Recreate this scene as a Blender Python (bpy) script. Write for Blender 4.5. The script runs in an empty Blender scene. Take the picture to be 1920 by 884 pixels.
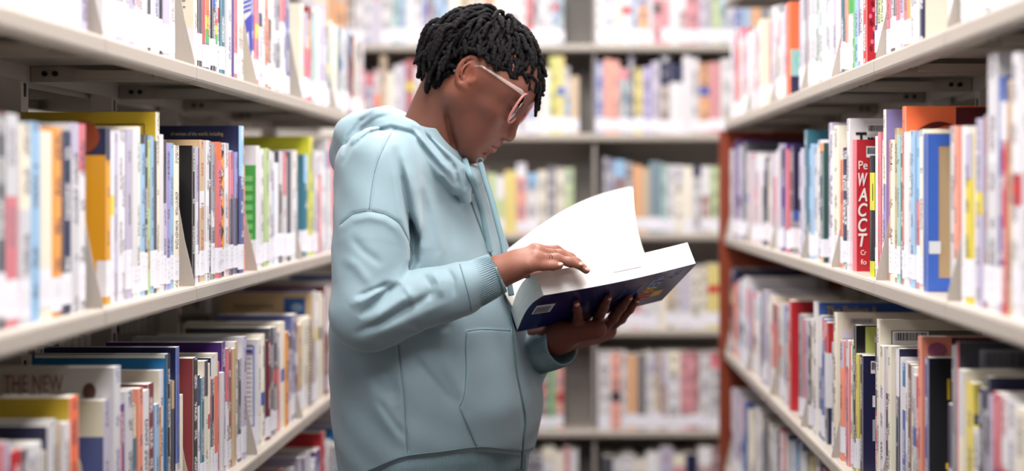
import bpy, bmesh, math, random
import numpy as np
from mathutils import Vector, Matrix
random.seed(11)
rng = np.random.default_rng(5)
C = bpy.context.scene.collection
S = bpy.context.scene
F = 2880.0            # focal length in pixels of the 1920 px wide frame
VX, VY, CZ = 1072.0, 355.0, 1.30   # vanishing point of the aisle, eye height

# ------------------------------------------------------------------ camera
cam = bpy.data.cameras.new('camera'); camo = bpy.data.objects.new('camera', cam); C.objects.link(camo)
camo.location = (0, 0, CZ); camo.rotation_euler = (math.radians(90), 0, 0)
cam.sensor_width = 36; cam.lens = F/1920*36
cam.shift_x = -(VX-960)/1920; cam.shift_y = -(442-VY)/1920
cam.clip_start = .05
cam.dof.use_dof = True; cam.dof.focus_distance = 2.58; cam.dof.aperture_fstop = .054/.030
S.camera = camo
# ------------------------------------------------------------------ light
w = bpy.data.worlds.new('world'); S.world = w; w.use_nodes = True
w.node_tree.nodes['Background'].inputs[0].default_value = (1.0, .985, .99, 1)
w.node_tree.nodes['Background'].inputs[1].default_value = .09
def area(name, loc, sx, sy, power, col=(1, .97, .95)):
    l = bpy.data.lights.new(name, 'AREA'); l.shape = 'RECTANGLE'; l.size = sx; l.size_y = sy; l.energy = power; l.color = col
    o = bpy.data.objects.new(name, l); C.objects.link(o); o.location = loc
    return o
LAMPS = [(-.06, .7), (-.06, 2.3), (-.06, 3.9), (-.06, 5.25), (-1.75, 1.5), (-1.75, 4.0), (1.65, 1.5), (1.65, 4.0)]
for lx, ly in LAMPS:
    area('ceiling_lamp_light', (lx, ly, 2.735), .5, 1.1 if ly < 5 else .5, 40 if ly < 5 else 11)
S.view_settings.view_transform = 'Standard'; S.view_settings.look = 'None'
S.view_settings.gamma = 1; S.view_settings.use_curve_mapping = False
S.view_settings.exposure = .0

# ------------------------------------------------------------------ helpers
def lin(c):
    c = [v/255 for v in c]
    return tuple(v/12.92 if v <= .04045 else ((v+.055)/1.055)**2.4 for v in c)
def hexl(r, g, b): return lin((r, g, b))
def PX(px, py, Y):
    return np.array([(px-VX)*Y/F, Y, CZ+(VY-py)*Y/F])
def link(name, me, mat=None, parent=None):
    o = bpy.data.objects.new(name, me); C.objects.link(o)
    if mat is not None: me.materials.append(mat)
    if parent is not None: o.parent = parent
    return o
def tag(o, label=None, cat=None, group=None, kind=None):
    if label: o['label'] = label
    if cat: o['category'] = cat
    if group: o['group'] = group
    if kind: o['kind'] = kind
    return o
def empty(name, loc=(0, 0, 0)):
    o = bpy.data.objects.new(name, None); C.objects.link(o); o.location = loc; o.empty_display_size = .05
    return o
class MB:
    """collects simple solids into one mesh"""
    def __init__(s): s.v = []; s.f = []
    def add(s, vs, fs):
        n = len(s.v); s.v += [tuple(map(float, p)) for p in vs]; s.f += [tuple(i+n for i in f) for f in fs]; return s
    def box(s, a, b):
        x0, y0, z0 = a; x1, y1, z1 = b
        return s.add([(x0,y0,z0),(x1,y0,z0),(x1,y1,z0),(x0,y1,z0),(x0,y0,z1),(x1,y0,z1),(x1,y1,z1),(x0,y1,z1)],
                     [(0,3,2,1),(4,5,6,7),(0,1,5,4),(1,2,6,5),(2,3,7,6),(3,0,4,7)])
    def prism(s, pts, fn):
        """pts: polygon; fn(p, e) -> 3d point for end e = 0/1"""
        n = len(pts)
        vs = [fn(p, 0) for p in pts]+[fn(p, 1) for p in pts]
        fs = [tuple(range(n))[::-1], tuple(range(n, 2*n))]+[(i, (i+1) % n, n+(i+1) % n, n+i) for i in range(n)]
        return s.add(vs, fs)
    def tube(s, pts, r, n=8, flat=1.0, up=None, closed=False, caps=True):
        pts = [np.array(p, float) for p in pts]; m = len(pts)
        rr = list(r) if hasattr(r, '__len__') else [r]*m
        vs = []; u = None
        for i in range(m):
            if closed: t = pts[(i+1) % m]-pts[i-1]
            else: t = pts[min(i+1, m-1)]-pts[max(i-1, 0)]
            t = t/(np.linalg.norm(t)+1e-12)
            if u is None:
                u = np.array(up if up is not None else ((0, 0, 1) if abs(t[2]) < .9 else (1, 0, 0)), float)
            u = u-t*np.dot(u, t); u = u/(np.linalg.norm(u)+1e-12); b = np.cross(t, u)
            for k in range(n):
                a = 2*math.pi*k/n
                vs.append(pts[i]+rr[i]*(math.cos(a)*u*flat+math.sin(a)*b))
        fs = []
        for i in range(m if closed else m-1):
            j = (i+1) % m
            for k in range(n): fs.append((i*n+k, i*n+(k+1) % n, j*n+(k+1) % n, j*n+k))
        if caps and not closed:
            fs.append(tuple(range(n))[::-1]); fs.append(tuple((m-1)*n+k for k in range(n)))
        return s.add(vs, fs)
    def ball(s, c, r, n=10, m=7, M=None):
        vs = []; r = r if hasattr(r, '__len__') else (r, r, r)
        for i in range(m+1):
            th = math.pi*i/m
            for k in range(n):
                a = 2*math.pi*k/n
                p = np.array([r[0]*math.sin(th)*math.cos(a), r[1]*math.sin(th)*math.sin(a), r[2]*math.cos(th)])
                if M is not None: p = M@p
                vs.append(p+np.array(c, float))
        fs = [(i*n+k, (i+1)*n+k, (i+1)*n+(k+1) % n, i*n+(k+1) % n) for i in range(m) for k in range(n)]
        return s.add(vs, fs)
    def mesh(s, name, smooth=False):
        me = bpy.data.meshes.new(name); me.from_pydata(s.v, [], s.f); me.validate(); me.update()
        if smooth: me.polygons.foreach_set('use_smooth', [True]*len(me.polygons))
        return me
    def build(s, name, mat, parent=None, smooth=False):
        return link(name, s.mesh(name, smooth), mat, parent)

# ------------------------------------------------------------------ materials
def newmat(name):
    m = bpy.data.materials.new(name); m.use_nodes = True
    return m, m.node_tree, m.node_tree.nodes['Principled BSDF']
def simple(name, col, rough=.5, metal=0, spec=.5, bump=0, scale=200, var=0, **kw):
    m, t, p = newmat(name)
    p.inputs['Base Color'].default_value = (*col, 1); p.inputs['Roughness'].default_value = rough
    p.inputs['Metallic'].default_value = metal; p.inputs['Specular IOR Level'].default_value = spec
    for k, v in kw.items(): p.inputs[k.replace('_', ' ')].default_value = v
    if bump or var:
        tc = t.nodes.new('ShaderNodeTexCoord'); n = t.nodes.new('ShaderNodeTexNoise'); n.inputs['Scale'].default_value = scale
        n.inputs['Detail'].default_value = 4
        t.links.new(tc.outputs['Object'], n.inputs['Vector'])
        if bump:
            b = t.nodes.new('ShaderNodeBump'); b.inputs['Strength'].default_value = bump; b.inputs['Distance'].default_value = .002
            t.links.new(n.outputs['Fac'], b.inputs['Height']); t.links.new(b.outputs['Normal'], p.inputs['Normal'])
        if var:
            mx = t.nodes.new('ShaderNodeMix'); mx.data_type = 'RGBA'
            mx.inputs[6].default_value = (*[c*(1-var) for c in col], 1); mx.inputs[7].default_value = (*[min(1, c*(1+var)) for c in col], 1)
            t.links.new(n.outputs['Fac'], mx.inputs[0]); t.links.new(mx.outputs[2], p.inputs['Base Color'])
    return m
M_shelf = simple('beige_enamel', hexl(170, 161, 152), .42, bump=.05, scale=400, var=.04)
M_grey = simple('grey_enamel', hexl(150, 143, 138), .5, var=.04, scale=60)
M_post = simple('post_enamel', hexl(186, 178, 170), .45, var=.04, scale=60)
M_bolt = simple('dark_bolt', hexl(50, 48, 50), .35, metal=.8)
M_paper = simple('page_paper', hexl(240, 236, 226), .8, var=.03, scale=90)
M_label = simple('label_paper', hexl(247, 246, 250), .35, var=.015, scale=300)
M_black = simple('black_ink', hexl(25, 24, 28), .5)
M_floor = simple('floor_carpet', hexl(66, 58, 56), .9, bump=.4, scale=500, var=.2)
M_ceil = simple('ceiling_tile', hexl(240, 240, 238), .9, bump=.1, scale=120)
M_wall = simple('wall_paint', hexl(222, 218, 212), .8, bump=.05, scale=200)
m, t, p = newmat('cherry_wood'); M_wood = m
wt = t.nodes.new('ShaderNodeTexCoord'); mp = t.nodes.new('ShaderNodeMapping'); mp.inputs['Scale'].default_value = (14, 14, 1.2)
wn = t.nodes.new('ShaderNodeTexNoise'); wn.inputs['Scale'].default_value = 5; wn.inputs['Detail'].default_value = 6
wr = t.nodes.new('ShaderNodeValToRGB'); wr.color_ramp.elements[0].color = (*hexl(104, 40, 22), 1); wr.color_ramp.elements[1].color = (*hexl(146, 66, 40), 1)
t.links.new(wt.outputs['Object'], mp.inputs[0]); t.links.new(mp.outputs[0], wn.inputs['Vector']); t.links.new(wn.outputs['Fac'], wr.inputs[0]); t.links.new(wr.outputs[0], p.inputs['Base Color'])
p.inputs['Roughness'].default_value = .35

# book covers: colour and printed lines come from mesh attributes
m, t, p = newmat('book_cover'); M_cover = m
N = t.nodes; Lk = t.links.new
aC = N.new('ShaderNodeAttribute'); aC.attribute_name = 'Col'
aI = N.new('ShaderNodeAttribute'); aI.attribute_name = 'Ink'
uv = N.new('ShaderNodeUVMap'); sx = N.new('ShaderNodeSeparateXYZ'); Lk(uv.outputs[0], sx.inputs[0])
oi = N.new('ShaderNodeObjectInfo')
def mth(op, a, b=None, c=None):
    n = N.new('ShaderNodeMath'); n.operation = op
    for i, v in enumerate((a, b, c)):
        if v is None: continue
        if isinstance(v, (int, float)): n.inputs[i].default_value = v
        else: Lk(v, n.inputs[i])
    return n.outputs[0]
def noise1(wv, scale, detail=0):
    n = N.new('ShaderNodeTexNoise'); n.noise_dimensions = '1D'; n.inputs['Scale'].default_value = scale; n.inputs['Detail'].default_value = detail
    Lk(wv, n.inputs['W']); return n.outputs['Fac']
zz = mth('ADD', sx.outputs[1], mth('MULTIPLY', oi.outputs['Random'], 7.3))
word = mth('GREATER_THAN', noise1(zz, 22), .5)
lv = N.new('ShaderNodeCombineXYZ'); Lk(mth('MULTIPLY', sx.outputs[0], 7), lv.inputs[0]); Lk(mth('MULTIPLY', zz, 330), lv.inputs[1])
ln = N.new('ShaderNodeTexNoise'); ln.inputs['Scale'].default_value = 1.0; ln.inputs['Detail'].default_value = 1; Lk(lv.outputs[0], ln.inputs['Vector'])
let = mth('GREATER_THAN', ln.outputs['Fac'], .5)
across = mth('LESS_THAN', mth('ABSOLUTE', sx.outputs[0]), .27)
mask = mth('MULTIPLY', mth('MULTIPLY', word, let), mth('MULTIPLY', across, aI.outputs['Alpha']))
mx = N.new('ShaderNodeMix'); mx.data_type = 'RGBA'; Lk(mask, mx.inputs[0]); Lk(aC.outputs['Color'], mx.inputs[6]); Lk(aI.outputs['Color'], mx.inputs[7])
Lk(mx.outputs[2], p.inputs['Base Color']); p.inputs['Roughness'].default_value = .32
p.inputs['Coat Weight'].default_value = .15; p.inputs['Coat Roughness'].default_value = .15
# plain printed colour from an attribute (patches, labels, joined books)
m, t, p = newmat('printed_paper'); M_print = m
aC = t.nodes.new('ShaderNodeAttribute'); aC.attribute_name = 'Col'; t.links.new(aC.outputs['Color'], p.inputs['Base Color']); p.inputs['Roughness'].default_value = .4

# ------------------------------------------------------------------ room
def struct(name, a, b, mat):
    o = MB().box(a, b).build(name, mat); tag(o, kind='structure'); return o
struct('floor', (-4.2, -3, -.05), (4.2, 7.0, 0), M_floor)
struct('ceiling', (-4.2, -3, 2.80), (4.2, 7.0, 2.85), M_ceil)
struct('wall_back', (-4.2, 6.55, 0), (4.2, 6.65, 2.8), M_wall)
struct('wall_left', (-4.2, -3, 0), (-4.1, 6.55, 2.8), M_wall)
struct('wall_right', (4.1, -3, 0), (4.2, 6.55, 2.8), M_wall)
M_diff, t, p = newmat('lamp_diffuser'); p.inputs['Emission Color'].default_value = (1, .97, .95, 1); p.inputs['Emission Strength'].default_value = 4; p.inputs['Base Color'].default_value = (.9, .9, .9, 1)
LAMPN = ['near end of the reading aisle', 'middle of the aisle above the reader', 'far end of the reading aisle', 'cross passage before the far bookcase', 'near part of the aisle left of the left rack', 'far part of the aisle left of the left rack', 'near part of the aisle right of the right rack', 'far part of the aisle right of the right rack']
for i, (lx, ly) in enumerate(LAMPS):
    hx, hy = .27, (.57 if ly < 5 else .27)
    e = empty('ceiling_light', (lx, ly, 2.80)); tag(e, 'white ceiling light panel over the '+LAMPN[i], 'ceiling light', 'ceiling panels')
    b = MB(); b.box((-hx, -hy, -.05), (hx, -hy+.02, 0)).box((-hx, hy-.02, -.05), (hx, hy, 0)).box((-hx, -hy+.02, -.05), (-hx+.02, hy-.02, 0)).box((hx-.02, -hy+.02, -.05), (hx, hy-.02, 0))
    b.build('frame', M_shelf, e)
    MB().box((-hx+.02, -hy+.02, -.045), (hx-.02, hy-.02, -.03)).build('diffuser', M_diff, e)
# ------------------------------------------------------------------ shelving racks
LX0, LK = -.6352, .011      # front plane of the left rack: X = LX0 + LK*Y
RX0, RK = .5023, -.0046     # right rack
def fr(side, u, v, z):
    if side == 'L': return np.array([LX0+LK*u-v, u+LK*v, z])
    return np.array([RX0+RK*u+v, u-RK*v, z])
def u_of(side, px):
    if side == 'L': return (LX0-.0185)*F/(px-VX-LK*F)
    return (RX0+.0185)*F/(px-VX-RK*F)
LIP = .028
ZB = {'L': [.405, .760, 1.115, 1.474, 1.87], 'R': [.400, .763, 1.124, 1.485, 1.87]}   # lower edges of the shelf lips
NAMES = ['bottom', 'lower', 'middle', 'top', 'upper']
BND = {'L': [.61+.47*k for k in range(9)], 'R': [.62, 1.09, 1.56, 2.03, 2.495, 2.91, 3.29, 3.79, 4.30, 4.83]}
END = {'L': 4.5, 'R': 4.83}
def tray(side, u0, u1, zb, mirror=False):
    zt = zb+LIP; D = .272
    prof = [(D, zt), (.005, zt), (.0015, zt-.0012), (0, zt-.005), (0, zb+.006), (.0015, zb+.002), (.006, zb), (.026, zb), (.026, zb+.002), (.008, zb+.003),
            (.004, zb+.007), (.003, zt-.005), (.007, zt-.002), (D-.002, zt-.002), (D-.002, zb), (D, zb)]
    mm = (lambda v: .60-v) if mirror else (lambda v: v)
    b = MB()
    b.prism(prof, lambda p, e: fr(side, u1-.0012 if e else u0+.0012, mm(p[0]), p[1]))
    for uu in (u0+.0015, u1-.0035):
        b.prism([(.006, zb), (D-.004, zb), (D-.004, zt-.003), (.006, zt-.003)], lambda p, e: fr(side, uu+.002*e, mm(p[0]), p[1]))
    if not mirror:
        for uu in (u0+.0036, u1-.0046-.012):   # stiffener angles under the two ends
            b.prism([(.07, zb+.006), (.19, zb+.006), (.19, zb+.018), (.07, zb+.018)], lambda p, e: fr(side, uu+.012*e, mm(p[0]), p[1]))
    return b
def rack(side, label):
    root = empty('shelving_rack', tuple(fr(side, 2.5, .3, 0))); tag(root, label, 'shelving')
    inv = Matrix.Translation(-root.location)
    def put(b, name, mat, smooth=False):
        o = b.build(name, mat, root, smooth); o.matrix_parent_inverse = inv; return o
    bnd = BND[side]; end = END[side]
    segs = [(a, min(b, end)) for a, b in zip(bnd, bnd[1:]) if a < end-.05]
    for zb in ZB[side]:
        zt = zb+LIP
        for u0, u1 in segs:
            put(tray(side, u0, u1, zb), 'shelf', M_shelf); put(tray(side, u0, u1, zb, True), 'shelf', M_shelf)
    for ub in [s[0] for s in segs]+[end-.004]:
        for zb in ZB[side][:-1]:
            zt = zb+LIP
            for mir in (0, 1):
                mm = (lambda v: .60-v) if mir else (lambda v: v)
                poly = [(.0035, zb+.003), (.0035, zt+.006), (.020, zt+.075), (.033, zt+.15), (.042, zt+.172), (.06, zt+.182), (.275, zt+.196), (.275, zb+.003)]
                o = put(MB().prism(poly, lambda p, e: fr(side, ub-.0011+.0022*e, mm(p[0]), p[1])), 'bracket', M_shelf)
                if not mir and zb > 1.3:
                    for vv in (.245, .228, .055):
                        c = fr(side, ub-.006, vv, zb+.013); MB().tube([c, c+np.array([0, -.004, 0])], .0045, 8).build('bolt', M_bolt, o)
        b = MB()
        b.prism([(.280, 0), (.320, 0), (.320, 1.98), (.280, 1.98)], lambda p, e: fr(side, ub-.016+.032*e, p[0], p[1]))
        put(b, 'post', M_post)
        b = MB()
        for vv in (.2785, .3205):
            for zq in np.arange(.3, 1.95, .05):
                b.prism([(vv, zq), (vv+.001, zq), (vv+.001, zq+.022), (vv, zq+.022)], lambda p, e: fr(side, ub-.004+.008*e, p[0], p[1]))
        o = put(b, 'post_slots', M_bolt); o['kind'] = 'stuff'
    b = MB()
    b.prism([(.006, 0), (.594, 0), (.594, .075), (.006, .075)], lambda p, e: fr(side, segs[0][0]+(end-segs[0][0])*e, p[0], p[1]))
    put(b, 'base_plinth', M_grey)
    for ue, nm in ((end+.006, 'end_panel'),) if side == 'R' else ():
        b = MB()
        b.prism([(-.014, 0), (.614, 0), (.614, 1.485), (-.014, 1.485)], lambda p, e: fr(side, ue+.03*e, p[0], p[1]))
        put(b, nm, M_wood)
    return root
rack('L', 'long beige steel shelving rack full of books on the left of the aisle')
rack('R', 'long beige steel shelving rack with cherry wood end panel on the right')
# back bookcase across the end of the aisle
BY = 5.70; BZ = [.020, .376, .752, 1.108, 1.478, 1.811, 2.15]; BXS = [-1.715, -.815, .085, .985, 1.885]
root = empty('wall_bookcase', (.08, BY+.15, 0)); tag(root, 'beige and grey steel bookcase standing across the far end of the aisle', 'shelving')
inv = Matrix.Translation(-root.location)
for x0, x1 in zip(BXS, BXS[1:]):
    for zb in BZ:
        zt = zb+LIP; D = .262
        prof = [(D, zt), (.005, zt), (0, zt-.005), (0, zb+.006), (.006, zb), (.026, zb), (.026, zb+.002), (.008, zb+.003), (.004, zb+.007), (.003, zt-.005), (.007, zt-.002), (D, zt-.002)]
        o = MB().prism(prof, lambda p, e: (x0+.001+(x1-x0-.002)*e, BY+p[0], p[1])).build('shelf', M_shelf, root); o.matrix_parent_inverse = inv
    o = MB().box((x0, BY+.264, .05), (x1, BY+.272, 2.25)).build('back_panel', M_grey, root); o.matrix_parent_inverse = inv
for x in BXS:
    o = MB().box((x-.006, BY+.03, 0), (x+.006, BY+.263, 2.25)).build('upright', M_grey, root); o.matrix_parent_inverse = inv
o = MB().box((BXS[0], BY+.01, 0), (BXS[-1], BY+.26, .07)).build('base_plinth', M_grey, root); o.matrix_parent_inverse = inv
# ------------------------------------------------------------------ books
PAL = {'W': ((222,219,224),'white'), 'C': ((234,225,204),'cream'), 'G': ((150,149,156),'grey'), 'L': ((186,178,204),'lilac'), 'P': ((78,38,128),'purple'),
 'N': ((32,36,74),'navy'), 'B': ((52,92,180),'blue'), 'b': ((142,184,222),'pale-blue'), 'T': ((52,112,132),'teal'), 'K': ((20,20,26),'black'), 'R': ((200,36,46),'red'),
 'r': ((218,112,124),'pink'), 'M': ((118,34,48),'maroon'), 'O': ((236,152,62),'orange'), 'o': ((240,140,112),'salmon'), 'Y': ((222,200,64),'yellow'),
 'g': ((62,160,70),'green'), 'l': ((178,204,128),'lime'), 't': ((200,168,124),'tan'), 'n': ((112,76,58),'brown'), 'd': ((72,72,84),'charcoal'),
 's': ((204,202,208),'pale-grey'), 'q': ((150,196,190),'mint'), 'A': ((222,150,16),'amber'), 'D': ((150,62,64),'brick'), 'U': ((84,94,150),'slate-blue'),
 'V': ((196,162,30),'golden'), 'X': ((206,204,40),'acid-yellow'), 'a': ((16,112,176),'azure'), 'E': ((44,84,80),'dark-green'), 'F': ((252,110,60),'vermilion'), 'p': ((150,140,205),'violet')}
def col(c):
    r_, g_, b_ = PAL[c][0] if isinstance(c, str) else c
    m_ = .3*r_+.59*g_+.11*b_; return lin(tuple(q+(m_-q)*.10 for q in (r_, g_, b_)))
HERO = {}
class Bk: pass
BOOKS = []
def add_book(side, row, u, t, h, d, z, c, **o):
    b = Bk(); b.side, b.row, b.u, b.t, b.h, b.d, b.z, b.c, b.o = side, row, u, t, h, d, z, c, o
    BOOKS.append(b); return b
BASE = {s: [zb+LIP for zb in ZB[s]] for s in 'LR'}
VOFF = .016
def shelf(side, row, entries, end, hdef=.222):
    """entries from the near end: (px of the near edge of the spine, y of its top or None, colour, options); None colour = gap"""
    us = [u_of(side, e[0]) for e in entries]+[u_of(side, end)]
    for i, e in enumerate(entries):
        u0, u1 = us[i], us[i+1]
        if e[2] is None: continue
        for ub in BND[side]:
            if u0-.003 < ub < u1+.003:
                if ub-u0 > u1-ub: u1 = min(u1, ub-.003)
                else: u0 = max(u0, ub+.003)
        u1 = min(u1, END[side]-.008)
        if u1-u0 < .004: continue
        o = dict(e[3]) if len(e) > 3 else {}
        zb = BASE[side][row]
        h = hdef+random.uniform(-.022, .018) if e[1] is None else CZ+(VY-e[1])*u0/F-zb
        h = max(.13, min(.318, h))
        t = u1-u0-.0006; n = 1
        cs = [e[2]]
        if 't' in o: t = o['t']
        elif t > .047 and 'k' not in o:      # a wide stretch holds several alike thin books
            n = int(round(t/.032)); cs = [e[2]]+[random.choice(e[2]+e[2]+random.choice('WWsLCdr')) for _ in range(n-1)]
        for k in range(n):
            big = h > .245
            add_book(side, row, u0+t/n*k, t/n-.0005, h if k == 0 else max(.13, h+random.uniform(-.014, .004)), o.get('d', (.205 if big else .165)+random.uniform(-.012, .012)),
                     zb, cs[k], **({q: v for q, v in o.items() if q not in 'dt'} if k == 0 else {}))
def E(s):
    """'px ytop colour' triples; ytop '-' = default height"""
    out = []
    for w in s.split(','):
        a = w.split()
        out.append((float(a[0]), None if a[1] == '-' else float(a[1]), None if a[2] == 'x' else a[2]))
    return out
def opt(L, px, **k):
    for i, e in enumerate(L):
        if e[0] == px: L[i] = (e[0], e[1], e[2], k); return
    raise KeyError(px)
# ---- left rack
a = E('-150 195 W,-112 200 L,-70 205 N,-34 205 s,-6 213 d,14 212 r,38 230 s,58 228 b,77 245 C,98 238 O,118 245 N,134 230 s,150 232 W,165 - x,'
      '200 240 A,208 250 W,216 250 L,224 245 W,232 246 W,240 244 L,248 242 W,258 237 C,266 270 b,273 252 d,279 262 l,285 255 b,290 264 d,295 210 V,301 252 W,307 262 L,313 268 p,320 268 b,328 272 C,338 - x,'
      '361 273 K,366 275 W,370 278 P,378 262 t,386 263 s,391 264 d,396 268 G,401 288 B,407 266 o,414 270 K,422 268 W,430 285 r,436 282 b,441 285 p,446 236 U,454 280 o,459 - x,'
      '484 273 W,491 280 s,497 278 l,503 282 W,508 285 s,513 285 b,518 305 W,525 284 d,530 285 s,536 295 s,541 284 d,547 282 W,553 282 W,559 - x,'
      '573 290 T,579 256 X,586 280 l,590 282 L,596 290 r,602 285 W,608 288 W,612 264 s,619 288 r,626 300 R,632 290 s,640 - W,650 - r,662 - b,675 - W,690 - L')
opt(a, 200, cb=[(0,.845,'A'),(.845,1,'N')], bands=[(0,.82,'A'),(.82,1,'N')], k='amber'); opt(a, 295, d=.215, bands=[(0,1,'C')], cov='V', k='gold')
opt(a, 361, d=.2, k='black', lab=0); opt(a, 378, d=.2); opt(a, 446, d=.215, bands=[(0,.66,'U'),(.66,1,'b')], cov='N', k='world')
opt(a, 484, d=.16, cb=[(.0,.84,'g'),(.84,1,'W')], bands=[(0,1,'W')], k='green'); opt(a, 579, d=.215, k='acid'); opt(a, 414, k='patt')
opt(a, 258, d=.19, cov='C'); opt(a, 612, d=.2, bands=[(0,.75,'s'),(.75,.9,'B'),(.9,1,'s')])
opt(a, 430, bands=[(0,.62,'d'),(.62,1,'r')]); opt(a, 436, bands=[(0,.62,'d'),(.62,1,'b')]); opt(a, 441, bands=[(0,.62,'d'),(.62,1,'p')])
opt(a, 407, bands=[(0,.86,'r'),(.86,1,'F')])
shelf('L', 2, a, 704)
a = E('-130 - W,-95 - s,-60 - W,-40 - s,-15 - W,10 - W,20 - l,34 - W,50 - W,66 - s,84 - W,100 - W,112 - W,117 - K,121 - L,136 - W,150 - L,166 - x,'
      '200 - W,210 - W,220 - L,232 - W,242 - L,252 - W,262 - W,270 - s,278 - d,283 - W,293 - s,303 - K,308 - L,318 - W,327 - x,'
      '365 - C,371 - d,377 - G,384 - r,391 - W,397 - d,402 - W,410 - W,414 - T,421 - d,425 - W,433 - P,441 - r,447 - C,459 - x,'
      '475 - B,479 - r,485 - W,498 - o,505 - n,511 - W,517 - G,525 - s,530 - W,536 - U,542 - x,566 6 C,572 - r,580 - D,589 - q,595 - W,604 10 L,612 - T,619 38 C,633 - T,641 50 s,649 52 G,657 - M,664 70 C,672 - s,681 - r,690 80 L')
opt(a, 365, cov='C', d=.2, k='cream_text'); opt(a, 475, cov='W', d=.2, k='striped'); opt(a, 566, cov='C', d=.2); opt(a, 384, bands=[(0,.2,'U'),(.2,.3,'g'),(.3,.4,'Y'),(.4,1,'F')])
opt(a, 402, bands=[(0,.15,'W'),(.15,.25,'B'),(.25,.33,'g'),(.33,.40,'Y'),(.40,.46,'F'),(.46,1,'W')]); opt(a, 433, lab=0); opt(a, 530, bands=[(0,.7,'W'),(.7,1,'r')])
shelf('L', 3, a, 704, .226)
a = E('-140 800 d,-100 820 W,-60 830 L,-25 835 d,0 835 r,12 832 L,22 850 R,40 845 d,50 838 W,66 832 C,78 850 C,88 800 N,98 790 s,108 795 b,118 795 W,130 747 F,147 - x,'
      '200 752 L,210 690 s,222 777 r,230 760 P,238 735 s,252 760 T,260 730 o,268 735 W,280 722 M,291 760 b,298 765 O,303 696 W,311 665 K,317 715 s,322 715 d,326 652 C,332 712 B,337 705 P,341 742 C,347 - x,'
      '364 673 K,373 705 W,378 710 T,384 678 C,390 683 C,394 708 T,399 672 N,404 664 C,410 680 r,415 700 s,420 643 P,426 655 W,432 655 D,438 655 t,444 642 W,449 675 K,454 633 L,460 - x,'
      '487 637 W,492 628 C,497 640 d,502 640 M,507 616 d,513 615 d,520 625 r,526 606 C,533 625 O,541 630 L,548 592 U,555 590 M,561 610 t,568 600 C,576 595 C,582 - x,585 550 t,589 545 B,596 550 C,602 550 O,609 538 M,616 540 C,624 536 s,632 - W,642 - L,655 - C,668 - B,682 - W')
opt(a, 130, cov='Y', cb=[(0,.42,'N'),(.42,.66,'W'),(.66,.79,'s'),(.79,1,'V')], d=.21, k='yellowband'); opt(a, 88, d=.17)
opt(a, 200, cb=[(0,.78,'U'),(.78,1,'C')], d=.16, k='bluecream'); opt(a, 210, cov='s', d=.215, k='parent'); opt(a, 280, d=.17); opt(a, 303, cov='C', d=.2, k='bigwhite')
opt(a, 311, cov='a', d=.21, k='teal'); opt(a, 326, cov='N', d=.21, k='bigblue', bands=[(0,.3,'W'),(.3,1,'B')]); opt(a, 364, cov='D', d=.165, k='brick'); opt(a, 420, d=.21, k='purple'); opt(a, 454, d=.21, cov='s', k='lilacbig')
opt(a, 487, cov='W', d=.165, k='textpage'); opt(a, 492, d=.21); opt(a, 526, d=.21); opt(a, 585, d=.215, cov='t', k='newspaper'); opt(a, 589, d=.215); opt(a, 576, k='spiral')
opt(a, 404, bands=[(0,.82,'F'),(.82,1,'C')])
shelf('L', 1, a, 704, .27)
a = E('470 - W,500 - C,530 - s,560 860 L,580 870 W,592 848 P,601 813 R,608 830 s,615 830 W,622 840 d,630 803 a,637 790 L,650 - W,668 - r,685 - N')
opt(a, 592, d=.2, cov='P', lab=0, k='violet'); opt(a, 601, d=.2, lab=0, k='redcover'); opt(a, 630, d=.2)
shelf('L', 0, a, 704, .27)
# ---- right rack
a = E('2020 - s,1985 - W,1955 - L,1925 - W,1900 - W,1880 - W,1862 - s,1852 - K,1847 - W,1832 - W,1819 - K,1814 - W,1800 - s,1786 - W,1776 - x,'
      '1731 - N,1723 - W,1714 - W,1706 - O,1700 - r,1692 - L,1684 - r,1676 - d,1667 - r,1660 - C,1652 - l,1646 - N,1641 - x,'
      '1626 - R,1619 - C,1614 - p,1606 - b,1600 - g,1596 - W,1589 - o,1584 - T,1579 - r,1573 - W,1567 - L,1560 - W,1553 - x,'
      '1545 - W,1538 - q,1532 - n,1526 - s,1518 - G,1510 - s,1503 - t,1496 - x,1483 - F,1475 - L,1468 - W,1460 - G,1452 10 s,1447 - M,1440 - x,1428 35 C,1421 50 s,1413 50 q,1404 60 W,1395 62 b,1388 52 r,1379 70 W,1371 75 L,1364 85 G')
opt(a, 1731, cb=[(0,.45,'C'),(.45,1,'N')], k='navycream', lab=0, d=.14); opt(a, 1626, k='redpattern', lab=0, d=.14); opt(a, 1545, k='photo', d=.15); opt(a, 1483, cb=[(0,.22,'N'),(.22,.5,'q'),(.5,1,'F')], d=.15, k='vermilion', lab=0)
opt(a, 1596, bands=[(0,.45,'W'),(.45,.6,'g'),(.6,.8,'W'),(.8,1,'g')])
shelf('R', 3, a, 1358, .226)
a = E('2010 90 s,1980 95 G,1948 97 W,1918 97 W,1901 148 t,1892 190 R,1882 142 B,1872 98 s,1853 215 G,1843 222 L,1832 240 C,1821 250 Y,1808 236 W,1796 236 o,1788 236 s,1778 - x,'
      '1738 250 B,1730 242 C,1722 258 r,1716 245 b,1709 245 s,1703 247 W,1696 199 F,1690 250 T,1684 252 q,1679 240 t,1673 262 C,1667 262 o,1662 205 p,1655 262 W,1650 248 r,1646 255 W,1641 - x,'
      '1640 292 K,1602 262 r,1596 222 W,1591 276 N,1579 300 F,1573 235 C,1565 245 W,1558 230 L,1553 - x,'
      '1544 268 E,1538 262 W,1531 275 s,1524 270 b,1517 244 T,1510 280 s,1503 285 L,1496 - x,1484 273 N,1479 280 r,1473 270 P,1466 270 L,1459 280 W,1452 288 r,1446 295 C,1440 - x,1432 295 N,1426 290 W,1419 285 s,1412 290 r,1405 285 s,1399 266 d,1392 270 L,1385 262 P,1378 280 s,1371 295 s,1364 300 W')
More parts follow.
